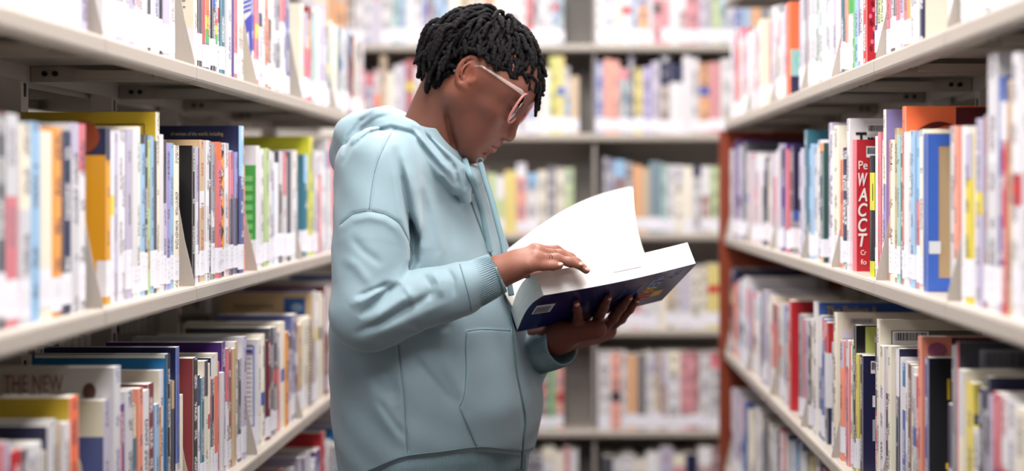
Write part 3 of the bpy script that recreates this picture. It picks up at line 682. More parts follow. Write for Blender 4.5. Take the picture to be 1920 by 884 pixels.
if 'patt' in H:
    b = H['patt']
    for k in range(5):
        z = .06+k*.035; m_ = MB(); m_.prism([(-.35*b.t, 0), (.1*b.t, -.012), (.38*b.t, .004), (.1*b.t, .02)], lambda p, e: (p[0], p[1], .0002*e)); o = m_.build('printed_flame', inkmat((236, 150, 70)), b.root)
        o.matrix_local = Matrix(((1, 0, 0, b.t/2), (0, 0, -1, -.0006), (0, 1, 0, z), (0, 0, 0, 1)))
if 'redpattern' in H:
    b = H['redpattern']; r = random.Random(3)
    for k in range(16): shape(b, 'printed_blot', ell(.004+.016*r.random(), .03+k*.011, .0028, .0045, 8), r.choice([(60, 50, 130), (120, 20, 40), (70, 40, 60), (230, 120, 150)]))
if 'photo' in H:
    b = H['photo']; cover_patch(b, 'grey_photo', .008, .03, .075, .115, (120, 124, 142)); cover_patch(b, 'grey_photo', .008, .03, .14, .2, (130, 134, 150))
if 'vermilion' in H: b = H['vermilion']; shape(b, 'printed_ring', ell(.034, .085, .022, .022), (120, 190, 175)); shape(b, 'printed_ring', ell(.034, .085, .015, .015), (165, 215, 200), .0011)
if 'redcrescent' in H:
    b = H['redcrescent']; cover_patch(b, 'maroon_panel', .078, b.d, .004, b.h-.002, (86, 14, 24)); n = 14
    arc = [(.020+.055*i/n, b.h-.046+.022*math.sin(math.pi*(.15+.6*i/n))) for i in range(n+1)]; shape(b, 'printed_crescent', arc+[(y+.002, z-.010*math.sin(math.pi*min(1, .25+i/n*.8))) for i, (y, z) in list(enumerate(arc))[::-1]], (92, 22, 22), .0011)
    cover_text(b, 'small words', .04, b.h-.014, .006, (250, 190, 150), width=.022) if False else None
if 'bluetan' in H:
    b = H['bluetan']; cover_patch(b, 'blue_edge', .001, .017, .001, b.h-.001, (64, 108, 206)); cover_patch(b, 'blue_edge', .017, .05, b.h-.018, b.h-.001, (64, 108, 206)); cover_patch(b, 'blue_edge', .017, .05, .001, .02, (64, 108, 206)); cover_patch(b, 'white_sticker', .003, .02, .055, .073, (236, 238, 240), .001)
if 'tru' in H:
    b = H['tru']; cover_text(b, 'Tru', .036, b.h-.040, .040, (12, 12, 14), bold=True, width=.048); barcode(b, .055, b.h-.020, .048, .018)
if 'waccot' in H:
    b = H['waccot']; cover_text(b, 'Pe', .013, b.h-.046, .022, (240, 225, 225), width=.016); barcode(b, .028, b.h-.022, .018, .020)
    for k, ch in enumerate('WACCT'): cover_text(b, ch, .0125, b.h-.072-k*.0272, .033, (238, 232, 230), bold=True, width=.0165, shear=.2)
    cover_text(b, 'Cr', .014, .034, .013, (245, 230, 230), width=.010); cover_text(b, 'fo', .014, .017, .013, (245, 230, 230), width=.010)
if 'lime' in H:
    b = H['lime']; me = lettering('H', .04, inkmat((30, 32, 20)), bold=True); o = link('lettering', me, None, b.root); o.matrix_local = Matrix(((1, 0, 0, b.t*.5), (0, 0, -1, -.0008), (0, 1, 0, b.h*.70), (0, 0, 0, 1)))
if 'unquiet' in H:
    b = H['unquiet']; me = lettering('An Unquiet Pedagogy', .013, inkmat((236, 232, 232)), bold=True, width=b.h*.72); o = link('lettering', me, None, b.root); o.matrix_local = on_spine(b, b.t*.5, b.h*.58, .0008)
if 'project' in H: b = H['project']; cover_text(b, 'The Project A', .072, b.h-.020, .026, (196, 160, 80), bold=True, width=.105); cover_patch(b, 'cream_edge', .0, .004, 0, b.h, (228, 222, 210))
if 'whitebarcode' in H: b = H['whitebarcode']; barcode(b, .048, b.h-.016, .046, .014, (205, 202, 198), (120, 118, 120)); cover_patch(b, 'blue_band', .012, .03, b.h-.055, b.h-.048, (40, 150, 215)); cover_patch(b, 'pale_panel', .01, .045, b.h-.048, b.h-.03, (222, 216, 228))
if 'greybarcode' in H:
    b = H['greybarcode']; cover_patch(b, 'grey_panel', .020, .17, .05, b.h-.018, (120, 116, 108)); barcode(b, .052, b.h-.030, .060, .022)
    for k in range(4): cover_patch(b, 'olive_block', .032+.016*k, .044+.016*k, b.h-.052, b.h-.042, (120, 124, 40), .001)
if 'flower' in H: b = H['flower']; shape(b, 'printed_flower', ell(.024, b.h-.020, .014, .012), (150, 80, 110)); cover_patch(b, 'dark_panel', .045, .19, b.h-.05, b.h-.002, (60, 44, 58)); barcode(b, .062, b.h-.022, .034, .020)
if 'barcodenavy' in H: b = H['barcodenavy']; barcode(b, .062, b.h-.026, .066, .032, (168, 170, 182), (84, 86, 100))
if 'darknavy' in H:
    b = H['darknavy']; barcode(b, .022, b.h-.020, .014, .022); cover_patch(b, 'white_sticker', .018, .026, b.h-.09, b.h-.07, (225, 226, 232)); cover_patch(b, 'white_sticker', .018, .028, b.h-.15, b.h-.112, (160, 166, 186))
if 'blacklime' in H: b = H['blacklime']; cover_patch(b, 'lime_half', .018, .06, .002, b.h-.002, (188, 196, 108)); cover_patch(b, 'white_sticker', .034, .04, b.h-.03, b.h-.02, (226, 226, 230), .001)
if 'blackyellow' in H:
    b = H['blackyellow']; cover_patch(b, 'white_sticker', .034, .06, b.h-.034, b.h-.016, (222, 222, 230)); r = random.Random(9)
    for k in range(7): cover_patch(b, 'yellow_mark', .026+.002*(k % 3), .032+.006*r.random(), .04+.011*k, .049+.011*k, (230, 190, 30))
    cover_patch(b, 'yellow_mark', .028, .032, b.h-.06, b.h-.03, (220, 180, 40))
# ------------------------------------------------------------------ signed-distance modelling for the figure
class SDF:
    def __init__(s): s.ops = []
    def add(s, f, c, r, k=.0, op='u'): s.ops.append((f, np.array(c, float), float(r), k, op)); return s
    def cone(s, a, b, ra, rb, k=.01, op='u'):
        a = np.array(a, np.float32); b = np.array(b, np.float32); ba = b-a; L = float(ba@ba)+1e-12
        def f(P):
            t = np.clip(((P-a)@ba)/L, 0, 1)
            return np.sqrt((((P-a)-t[..., None]*ba)**2).sum(-1))-(ra+(rb-ra)*t)
        return s.add(f, (a+b)/2, np.linalg.norm(ba)/2+max(ra, rb), k, op)
    def chain(s, pts, rs, k=.01, op='u'):
        for i in range(len(pts)-1): s.cone(pts[i], pts[i+1], rs[i], rs[i+1], k, op)
        return s
    def poly(s, pts, rs, k=.01, op='u'):
        Q = np.array(pts, np.float32)
        def f(P):
            D = None
            for a, b_, ra, rb in zip(Q, Q[1:], rs, rs[1:]):
                ba = b_-a; t = np.clip(((P-a)@ba)/(float(ba@ba)+1e-12), 0, 1)
                d = np.sqrt((((P-a)-t[..., None]*ba)**2).sum(-1))-(ra+(rb-ra)*t); D = d if D is None else np.minimum(D, d)
            return D
        c = (Q.min(0)+Q.max(0))/2
        return s.add(f, c, np.linalg.norm(Q-c, axis=1).max()+max(rs), k, op)
    def ell(s, c, r, R=None, k=.01, op='u'):
        c = np.array(c, np.float32); r = np.array(r, np.float32); Rm = None if R is None else np.array(R, np.float32)
        def f(P):
            q = P-c
            if Rm is not None: q = q@Rm
            k0 = np.sqrt(((q/r)**2).sum(-1)); k1 = np.sqrt(((q/(r*r))**2).sum(-1))
            return k0*(k0-1)/np.maximum(k1, 1e-6)
        return s.add(f, c, r.max(), k, op)
    def eval(s, P, cent, half):
        """P (n, m, 3); cent (n, 3) block centres; half = block half diagonal"""
        D = np.full(P.shape[:2], .3, np.float32)
        for f, c, r, k, op in s.ops:
            m = np.linalg.norm(cent-c, axis=1) < r+half+k+.03
            if not m.any(): continue
            d = f(P[m]).astype(np.float32); a = D[m]
            if op == 'u':
                if k > 0: h = np.maximum(k-np.abs(a-d), 0)/k; a = np.minimum(a, d)-h*h*k*.25
                else: a = np.minimum(a, d)
            elif op == 's':
                d = -d
                if k > 0: h = np.maximum(k-np.abs(a-d), 0)/k; a = np.maximum(a, d)+h*h*k*.25
                else: a = np.maximum(a, d)
            elif op == 'i':
                if k > 0: h = np.maximum(k-np.abs(a-d), 0)/k; a = np.maximum(a, d)+h*h*k*.25
                else: a = np.maximum(a, d)
            elif op == 'd': a = a+d
            D[m] = a
        return D
    def mesh(s, name, lo, hi, h):
        B = 8; lo = np.array(lo, float); n = np.ceil((np.array(hi)-lo)/(h*B)).astype(int)
        g = np.stack(np.meshgrid(*[np.arange(k) for k in n], indexing='ij'), -1).reshape(-1, 3)
        cent = (lo+(g+.5)*B*h); half = B*h*.87
        D = s.eval(cent[:, None, :].astype(np.float32), cent, half)[:, 0]
        g = g[np.abs(D) < half*1.7+.004]; cent = lo+(g+.5)*B*h
        loc = np.stack(np.meshgrid(*[np.arange(B+1)]*3, indexing='ij'), -1).reshape(-1, 3)
        Ds = np.empty((len(g), (B+1)**3), np.float32)
        for i in range(0, len(g), 1500):
            P = (lo+(g[i:i+1500, None, :]*B+loc[None])*h).astype(np.float32)
            Ds[i:i+1500] = s.eval(P, cent[i:i+1500], half)
        Ds = Ds.reshape(-1, B+1, B+1, B+1)
        keep = (Ds.min((1, 2, 3)) < 0) & (Ds.max((1, 2, 3)) >= 0); Ds = Ds[keep]; g = g[keep]
        ins = Ds < 0
        corners = [(i, j, k) for i in (0, 1) for j in (0, 1) for k in (0, 1)]
        cv = np.stack([Ds[:, i:B+i, j:B+j, k:B+k] for i, j, k in corners], -1)
        ci = cv < 0; act = ci.any(-1) & ~ci.all(-1)
        bi, x, y, z = np.nonzero(act); v8 = cv[act]
        acc = np.zeros((len(bi), 3)); cnt = np.zeros(len(bi))
        cc = np.array(corners, float)
        for p in range(8):
            for q in range(p+1, 8):
                if abs(cc[p]-cc[q]).sum() != 1: continue
                a, b = v8[:, p], v8[:, q]; m = (a < 0) != (b < 0)
                t = a[m]/(a[m]-b[m]); acc[m] += cc[p]+t[:, None]*(cc[q]-cc[p]); cnt[m] += 1
        gi = g[bi]*B+np.stack([x, y, z], -1)
        V = lo+(gi+acc/cnt[:, None])*h
        key = lambda q: (q[:, 0].astype(np.int64)*100000+q[:, 1])*100000+q[:, 2]
        ks = key(gi); o = np.argsort(ks); sk = ks[o]
        def find(q):
            kk = key(q); i = np.clip(np.searchsorted(sk, kk), 0, len(sk)-1); ok = sk[i] == kk
            return o[i], ok
        Fs = []
        for ax in range(3):
            sl0 = [slice(None)]+[slice(0, B)]*3; sl1 = list(sl0); sl1[1+ax] = slice(1, B+1)
            a, b = ins[tuple(sl0)], ins[tuple(sl1)]
            for flip in (0, 1):
                m = (a & ~b) if not flip else (~a & b)
                bi, x, y, z = np.nonzero(m); q = g[bi]*B+np.stack([x, y, z], -1)
                u, w_ = (ax+1) % 3, (ax+2) % 3
                offs = []
                for du, dw in ((-1, -1), (0, -1), (0, 0), (-1, 0)):
                    d = np.zeros(3, int); d[u] = du; d[w_] = dw; offs.append(d)
                idx = []; ok = np.ones(len(q), bool)
                for d in offs: i, k_ = find(q+d); idx.append(i); ok &= k_
                f = np.stack(idx, -1)[ok]
                Fs.append(f if not flip else f[:, ::-1])
        Fq = np.concatenate(Fs)
        me = bpy.data.meshes.new(name); me.vertices.add(len(V)); me.vertices.foreach_set('co', V.astype(np.float32).ravel())
        me.loops.add(Fq.size); me.loops.foreach_set('vertex_index', Fq.astype(np.int32).ravel())
        me.polygons.add(len(Fq)); me.polygons.foreach_set('loop_start', np.arange(0, Fq.size, 4, dtype=np.int32))
        me.polygons.foreach_set('use_smooth', np.ones(len(Fq), bool)); me.update(calc_edges=True); me.validate()
        return me, V
def nrm(v): v = np.array(v, float); return v/np.linalg.norm(v)
def proj(P):   # world -> photograph pixels
    s = F/P[..., 1]; return VX+P[..., 0]*s, VY-(P[..., 2]-CZ)*s
def seg_dist(px, py, pts, taper=False):
    d = np.full(px.shape, 1e9, np.float32); T = np.zeros(px.shape, np.float32); s0 = 0
    tot = sum(math.hypot(b_[0]-a_[0], b_[1]-a_[1]) for a_, b_ in zip(pts, pts[1:]))
    for (ax, ay), (bx, by) in zip(pts, pts[1:]):
        vx, vy = bx-ax, by-ay; L = vx*vx+vy*vy+1e-9; l_ = math.sqrt(L)
        t = np.clip(((px-ax)*vx+(py-ay)*vy)/L, 0, 1); q = np.hypot(px-ax-t*vx, py-ay-t*vy); m = q < d
        d = np.where(m, q, d); T = np.where(m, (s0+t*l_)/tot, T); s0 += l_
    return (d, T) if taper else d

# ------------------------------------------------------------------ the reader: frames and joints
ang = math.radians(25); LAT = np.array((math.sin(ang), math.cos(ang), 0)); FWD = np.array((math.cos(ang), -math.sin(ang), 0))
# head frame: origin between the ears, x forward, y to her left, z up
hp, hy = math.radians(48), math.radians(10.5)
HF = np.array((math.cos(hy)*math.cos(hp), -math.sin(hy)*math.cos(hp), -math.sin(hp))); HL = np.array((math.sin(hy), math.cos(hy), 0)); HU = np.cross(HF, HL)
HR = np.stack([HF, HL, HU], 1)            # columns
HO = PX(895, 141, 2.665)+.072*HL
def hd(x, y, z): return HO+HR@np.array((x, y, z), float)
SHR = PX(708, 317, 2.585); ELR = PX(690, 592, 2.50); WRR = PX(929, 513, 2.53)
SHL = PX(835, 300, 2.93); ELL = PX(905, 640, 2.97); WRL = PX(1040, 636, 2.745)

# ---- the book she holds: axes along its height, across the cover and through its thickness
C0 = PX(1020, 555, 2.545)
BL = PX(1305, 495, 2.642)-C0; BW = PX(970, 622, 2.715)-C0
LB, WB = np.linalg.norm(BL), np.linalg.norm(BW); eL = BL/LB; eW = nrm(BW-eL*np.dot(BW, eL)); eT = np.cross(eL, eW); TB = .042
def bp(l, w_, t): return C0+eL*l+eW*w_+eT*t
def sag(l, w2):   # how the soft book bends between the hands
    f = min(1, max(0, l/LB)); g = min(1, max(0, w2/WB)); return -.004*math.sin(math.pi*f)*(1-g*.4)+.011*(1-f)**1.2*math.sin(math.pi*g)
def on_back_cover(px, py, off):
    d = PX(px, py, 1.0)-np.array((0, 0, CZ)); o = np.array((0, 0, CZ)); t = np.dot(C0-o, eT)/np.dot(d, eT)
    q = o+d*t; l, w2 = np.dot(q-C0, eL), np.dot(q-C0, eW)
    return q+eT*(sag(l, w2)-off)

# ---- body: one continuous surface
b = SDF()
P_ = lambda *a: PX(*a)
b.cone(PX(790, 335, 2.765), PX(805, 640, 2.77), .062, .075, .02)
b.cone(PX(805, 640, 2.77), PX(815, 880, 2.76), .075, .10, .04)
b.cone(SHR+np.array((.02, .02, -.02)), SHL+np.array((-.02, -.02, -.02)), .045, .045, .05)
b.cone(PX(796, 312, 2.755), hd(-.036, 0, -.035), .056, .050, .014)            # neck
b.cone(PX(788, 272, 2.755), hd(-.05, 0, -.02), .045, .05, .02)               # nape
b.chain([SHR, ELR, WRR], [.044, .036, .025], .03)
b.chain([SHL, ELL, WRL], [.044, .036, .027], .03)
# head
ec = lambda x, y, z, rx, ry, rz, k=.012, op='u', R=None: b.ell(hd(x, y, z), (rx, ry, rz), HR if R is None else HR@R, k, op)
hc = lambda p, q, ra, rb, k=.01, op='u': b.cone(hd(*p), hd(*q), ra, rb, k, op)
ec(-.020, 0, .012, .094, .072, .084, .02)
ec(.032, 0, -.020, .055, .060, .080, .03)
ec(.022, 0, .034, .050, .060, .050, .03)
for s_ in (-1, 1):
    hc((-.004, s_*.056, -.052), (.070, s_*.024, -.100), .016, .016, .03)
    hc((-.006, s_*.060, -.015), (-.004, s_*.056, -.052), .014, .016, .03)
    ec(.056, s_*.042, -.022, .026, .022, .020, .025)
    ec(.066, s_*.024, -.058, .026, .026, .030, .025)
    hc((.063, s_*.040, .036), (.0715, s_*.012, .034), .0085, .0085, .016)
    hc((.0, s_*.045, .02), (.05, s_*.05, .02), .02, .015, .03)
ec(.070, 0, -.080, .030, .034, .036, .03)
ec(.082, 0, -.100, .0165, .019, .016, .018)
hc((.03, 0, -.085), (.075, 0, -.106), .03, .012, .03)
# eye sockets, lids
for s_ in (-1, 1):
    ec(.086, s_*.034, .012, .018, .019, .013, .014, 's')
    ec(.0668, s_*.033, .010, .0150, .0158, .0140, .006)
    hc((.0795, s_*.024, .0155), (.0760, s_*.045, .0165), .0028, .0022, .006)      # upper lid fold
    ec(.0818, s_*.034, .0045, .0060, .0115, .0026, .002, 's')
# nose
hc((.0735, 0, .020), (.100, 0, -.034), .0080, .0105, .014)
ec(.1015, 0, -.0400, .0115, .0125, .0105, .008)
for s_ in (-1, 1):
    ec(.0905, s_*.0145, -.0435, .0105, .0085, .0090, .006)
    ec(.0965, s_*.0085, -.0515, .0060, .0036, .0045, .003, 's')
# mouth
hc((.088, 0, -.052), (.091, 0, -.062), .010, .009, .012)
for s_ in (-1, 1):
    hc((.0955, s_*.004, -.0640), (.0815, s_*.023, -.0690), .0078, .0035, .006)
    hc((.0975, s_*.002, -.0775), (.0815, s_*.022, -.0715), .0088, .0035, .006)
    hc((.108, 0, -.0705), (.083, s_*.025, -.0705), .0012, .0012, .004, 's')
    ec(.079, s_*.0275, -.0705, .006, .004, .005, .008, 's')
ec(.100, 0, -.0905, .008, .016, .0045, .010, 's')
ec(.1045, 0, -.0545, .004, .0032, .006, .006, 's')
# ears
for s_ in (-1, 1):
    rt = np.array(Matrix.Rotation(math.radians(28), 3, 'Y').to_3x3())
    def ep(a, r_, out=0): # point on the ear plane, a = angle from the top, clockwise to the back
        q = np.array((-math.sin(a)*r_[0], 0, math.cos(a)*r_[1])); q = np.array((q[0]*math.cos(.5)-q[2]*math.sin(.5), 0, q[0]*math.sin(.5)+q[2]*math.cos(.5)))
        back = max(0, math.sin(a))
        return (-.012+q[0], s_*(.0735+.011*back+out), -.008+q[2])
    ec(-.014, s_*.0745, -.008, .0165, .0055, .026, .006, 'u', np.array(Matrix.Rotation(-.5, 3, 'Y').to_3x3()))
    pts = [hd(*ep(a_, (.0180, .0285))) for a_ in np.linspace(-.75, 2.5, 14)]
    b.poly(pts, [.0034]+[.0040]*11+[.0042, .0046], .003)
    b.cone(hd(*ep(2.7, (.012, .026))), hd(*ep(3.1, (.008, .027))), .0062, .0058, .006)
    ec(-.0075, s_*.0835, -.007, .0076, .0060, .0125, .004, 's', np.array(Matrix.Rotation(-.5, 3, 'Y').to_3x3()))
    pts = [hd(*ep(a_, (.0105, .018), .001)) for a_ in np.linspace(.2, 2.4, 6)]
    b.poly(pts, [.0022]*6, .003)
    b.cone(hd(.0035, s_*.0765, -.010), hd(.0035, s_*.077, -.016), .0036, .0036, .004)
# right hand: palm down on the page, fingers towards the head of the book
def finger(pts, rs, k=.006): b.chain(pts, rs, k)
Rw = WRR
mcp = [PX(1003, 470, 2.565), PX(1008, 475, 2.543), PX(1004, 487, 2.522), PX(990, 499, 2.506)]
for q, r_ in zip(mcp, (.0120, .0125, .0120, .0112)): b.cone(Rw+(q-Rw)*.12, q, .0165, r_, .018)
b.cone(Rw+(mcp[1]-Rw)*.5, Rw+(mcp[2]-Rw)*.55, .016, .016, .02)
finger([mcp[0], PX(1042, 470, 2.575), PX(1070, 484, 2.575), PX(1090, 499, 2.567)], [.0100, .0086, .0076, .0062])
finger([mcp[1], PX(1050, 479, 2.556), PX(1080, 493, 2.553), PX(1099, 507, 2.548)], [.0105, .0090, .0078, .0064])
finger([mcp[2], PX(1044, 486, 2.535), PX(1068, 492, 2.534), PX(1087, 498, 2.533)], [.0100, .0085, .0074, .0060])
finger([mcp[3], PX(1019, 499, 2.520), PX(1036, 499, 2.521), PX(1050, 499, 2.520)], [.0088, .0076, .0068, .0054])
finger([PX(958, 505, 2.56), PX(985, 509, 2.60), PX(1010, 510, 2.615), PX(1028, 506, 2.62)], [.0125, .0110, .0095, .0075])   # thumb, on the far side
# left hand: under the back cover, four fingers up the cover towards us
Lw = WRL
mc2 = [on_back_cover(1080, 606, .013), on_back_cover(1104, 606, .013), on_back_cover(1124, 603, .013), on_back_cover(1140, 598, .013)]
for q, r_ in zip(mc2, (.0125, .0130, .0130, .0120)): b.cone(Lw+(q-Lw)*.1, q+np.array((0, .006, -.008)), .0200, r_, .018)
b.cone(PX(1060, 626, 2.73), PX(1120, 618, 2.72), .020, .017, .02)
tips = [((1081, 588), (1081, 577), (1080, 566)), ((1118, 585), (1130, 568), (1139, 553)), ((1146, 582), (1163, 566), (1178, 552)), ((1160, 584), (1177, 570), (1191, 557))]
for q, tp in zip(mc2, tips):
    ln_ = .9 if q is mc2[0] else 1
    finger([q]+[on_back_cover(*p2, o_) for p2, o_ in zip(tp, (.0125, .0092, .0068))], [.0105*ln_, .0092*ln_, .0082*ln_, .0066*ln_])
finger([PX(1050, 628, 2.765), PX(1075, 606, 2.80), PX(1100, 590, 2.80), PX(1118, 578, 2.79)], [.015, .012, .010, .008])      # thumb, behind the spine
def crease(P):
    px, py = proj(P); d = np.zeros(px.shape, np.float32); m = (px > 810) & (px < 880) & (py > 185) & (py < 310) & (P[..., 1] < 2.76)
    if m.any():
        q_, t_ = seg_dist(px[m], py[m], [(838, 196), (839, 222), (845, 252), (858, 292)], True); d[m] += .007*np.exp(-(q_/6)**2)*np.clip(np.minimum(t_, 1-t_)*4, 0, 1)
    return d
b.add(crease, hd(-.02, -.05, -.07), .12, 0, 'd')
me, V = b.mesh('body', (-.50, 2.40, .70), (.22, 3.06, 1.70), .0019)
# complexion: warm brown, redder ear and lips, paler nails; light and shade painted into face and hands
q = (V-HO)@HR
colr = np.tile(np.array(hexl(122, 78, 64)), (len(V), 1))
def tint(mask, c, amt): 
    global colr
    mk = (np.clip(mask, 0, 1)*amt)[:, None]; colr = colr*(1-mk)+np.array(hexl(*c))*mk
face = np.clip(1-np.linalg.norm((q-np.array((.04, 0, -.03)))/np.array((.10, .10, .12)), axis=1), 0, 1)
tint(face*1.5, (100, 57, 49), .85)  # shade on the bowed face, painted into the skin colour
tint(1.6-np.linalg.norm((q-np.array((.095, 0, -.0705)))/np.array((.020, .027, .0145)), axis=1)*1.6, (146, 80, 80), .85)
tint(1.4-np.abs(q[:, 2]+.0705)/.0022+(q[:, 0] < .078)*-9+(np.abs(q[:, 1]) > .026)*-9, (58, 26, 26), .8)  # shade between the lips, painted as a dark line
tint(1.3-np.linalg.norm((q-np.array((-.012, -.08, -.010)))/np.array((.028, .02, .036)), axis=1)*1.0, (142, 78, 60), .6)
tint(1.5-np.linalg.norm((q-np.array((.0965, -.0085, -.0525)))/np.array((.006, .004, .005)), axis=1)*1.2, (40, 18, 18), .8)  # nostril recess darkened, its shade painted into the colour
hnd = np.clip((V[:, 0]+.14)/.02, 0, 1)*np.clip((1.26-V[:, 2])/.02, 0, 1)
tint(hnd*(V[:, 2] > 1.135), (150, 100, 84), .75); tint(hnd*(V[:, 2] <= 1.135), (112, 62, 52), .7)  # upper hand painted as lit, the hand under the book as shaded
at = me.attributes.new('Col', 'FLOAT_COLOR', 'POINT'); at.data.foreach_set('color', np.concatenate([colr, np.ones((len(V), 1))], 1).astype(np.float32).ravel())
m, t, p = newmat('skin'); M_skin = m
aC = t.nodes.new('ShaderNodeAttribute'); aC.attribute_name = 'Col'; t.links.new(aC.outputs['Color'], p.inputs['Base Color'])
p.inputs['Roughness'].default_value = .5; p.inputs['Specular IOR Level'].default_value = .27; p.inputs['Subsurface Weight'].default_value = .12
p.inputs['Subsurface Radius'].default_value = (.010, .004, .002); p.inputs['Subsurface Scale'].default_value = .5
nz = t.nodes.new('ShaderNodeTexNoise'); nz.inputs['Scale'].default_value = 900; tc = t.nodes.new('ShaderNodeTexCoord'); t.links.new(tc.outputs['Object'], nz.inputs['Vector'])
bm_ = t.nodes.new('ShaderNodeBump'); bm_.inputs['Strength'].default_value = .12; bm_.inputs['Distance'].default_value = .0006; t.links.new(nz.outputs['Fac'], bm_.inputs['Height']); t.links.new(bm_.outputs[0], p.inputs['Normal'])
ROOT = empty('person', (-.235, 2.76, 0)); tag(ROOT, 'person with short black locs in a pale teal hoodie reading a thick open book', 'person')
PINV = Matrix.Translation(-ROOT.location)
def wear(o, par=None):
    o.parent = par or ROOT
    if par is None: o.matrix_parent_inverse = PINV
    return o
BODY = wear(link('body', me, M_skin))
# eyes, brows, nails
M_eye = simple('eye_white', hexl(225, 215, 210), .15); M_iris = simple('iris_brown', hexl(30, 18, 14), .1)
M_nail = simple('fingernail', hexl(224, 170, 150), .25)
for s_ in (-1, 1):
    e_ = wear(MB().ball(hd(.0668, s_*.033, .010), (.0142, .0150, .0132), 16, 12, HR).build('eye', M_eye, None, True)); e_['label'] = 'dark brown eye looking down'
    o = MB().ball(hd(.0771, s_*.033, .0035), (.0042, .0058, .0052), 12, 8, HR).build('iris', M_iris, None, True); o.parent = e_
    w_ = MB()
    for k in range(10):
        f = k/9; y = s_*(.024+.02*f); x0 = .0826-.0045*f*f
        w_.tube([hd(x0, y, .0062), hd(x0+.004, y*1.04, .0022), hd(x0+.0075, y*1.08, .0010)], [.0005, .0004, .0002], 4)
    o = wear(w_.build('eyelashes', M_black)); o['kind'] = 'stuff'
    w_ = MB(); pts = [(.0775, .012, .041), (.0778, .022, .0465), (.0745, .034, .0485), (.0675, .046, .0455)]
    wear(w_.tube([hd(x-.0012, s_*y, z) for x, y, z in pts], [.0028, .0036, .0032, .0012], 8, .6).build('eyebrow', simple('eyebrow_hair', hexl(34, 22, 22), .8), None, True))
def nail(tip, prev, out, r_):
    d = nrm(tip-prev); n_ = nrm(out-d*np.dot(out, d)); s_ = np.cross(d, n_); R = np.stack([d, s_, n_], 1)
    wear(MB().ball(tip-d*.0005+n_*r_*.62, (r_*1.15, r_*.78, r_*.42), 10, 6, R).build('fingernail', M_nail, None, True))
UPc = np.array((0, -.55, .85))
nail(PX(1099, 507, 2.548), PX(1080, 493, 2.553), UPc, .0062); nail(PX(1087, 498, 2.533), PX(1068, 492, 2.534), UPc, .0058); nail(PX(1050, 499, 2.520), PX(1036, 499, 2.521), UPc, .0056); nail(PX(1090, 499, 2.567), PX(1070, 484, 2.575), UPc, .006)
for tp in tips: nail(on_back_cover(*tp[2], .0068), on_back_cover(*tp[1], .0092), -eT, .0060)
# fine line tattoos round three fingers
M_tat = simple('tattoo_ink', hexl(58, 36, 34), .6)
for a_, b_, f, r_ in ((mcp[3], PX(1019, 499, 2.520), .45, .0086), (mcp[2], PX(1044, 486, 2.535), .62, .0094), (mcp[1], PX(1050, 479, 2.556), .80, .0096)):
    c_ = a_+(b_-a_)*f; d = nrm(b_-a_); u = nrm(np.cross(d, (0, 0, 1))); v = np.cross(u, d)
    for off in (-.0022, .0022):
        wear(MB().tube([c_+d*(off+.0012*math.sin(4*a2))+r_*(math.cos(a2)*u+math.sin(a2)*v) for a2 in np.linspace(0, 2*math.pi, 20)[:-1]], .00042, 4, closed=True).build('finger_tattoo', M_tat))
# ------------------------------------------------------------------ hoodie
TZ = np.array([.70, .80, .86, .92, 1.05, 1.18, 1.26, 1.33, 1.40])
TCX = np.array([822, 824, 826, 827, 812, 800, 782, 772, 778]); TSc = F/2.75
TX = (TCX-VX)/TSc; TX[:5] += .0
TA = np.array([.128, .133, .150, .160, .146, .116, .105, .100, .070])
TBb = np.array([.225, .230, .238, .238, .232, .222, .205, .180, .110])
ZF = np.linspace(.66, 1.44, 157); KK = np.exp(-np.linspace(-2.2, 2.2, 27)**2); KK /= KK.sum()
def smt(T): return np.convolve(np.pad(np.interp(ZF, TZ, T), 13, 'edge'), KK, 'valid')
TXF, TAF, TBF = smt(TX), smt(TA), smt(TBb)
h = SDF()
def torso(P):
    z = P[..., 2]; cx = np.interp(z, ZF, TXF); a = np.interp(z, ZF, TAF); bb = np.interp(z, ZF, TBF)
    dx = P[..., 0]-cx; dy = P[..., 1]-2.755
    u = (dx*FWD[0]+dy*FWD[1])/a; v = (dx*LAT[0]+dy*LAT[1])/bb
    rho = (np.abs(u)**2.3+np.abs(v)**2.3)**(1/2.3)
    d = (rho-1)*np.minimum(a, bb)*.95
    return np.maximum(d, np.maximum(z-1.405, .765-z))
h.add(torso, (-.25, 2.755, 1.08), .45, 0)
h.cone(PX(790, 322, 2.755), SHR+np.array((.0, .01, .002)), .066, .066, .04)
h.cone(PX(790, 322, 2.755), SHL, .066, .062, .04)
# hem rib: a narrower waistband
HEMX, HEMY = [640, 695, 730, 765, 830, 895, 940, 975, 1012], [902, 884, 866, 855, 847, 839, 842, 846, 838]
def dist_hem(P):
    px, py = proj(P); return .0045*np.clip((py-np.interp(px, HEMX, HEMY))/7, 0, 1)
h.add(dist_hem, (-.24, 2.75, .82), .40, 0, 'd')
# sleeves
h.poly([SHR, SHR+(ELR-SHR)*.55, ELR+np.array((0, 0, .004))], [.068, .0665, .059], .016)
CU0 = PX(874, 540, 2.522); CU1 = PX(930, 514, 2.53)
h.poly([ELR, ELR+(CU0-ELR)*.45, ELR+(CU0-ELR)*.92], [.0555, .0515, .0450], .022)
h.cone(CU0, CU1, .0400, .0345, .006)
h.poly([SHL, ELL, PX(985, 668, 2.82)], [.066, .056, .05], .02)
CL0 = PX(1000, 664, 2.80); CL1 = PX(1050, 648, 2.745)
h.cone(CL0, CL1, .0400, .0385, .006)
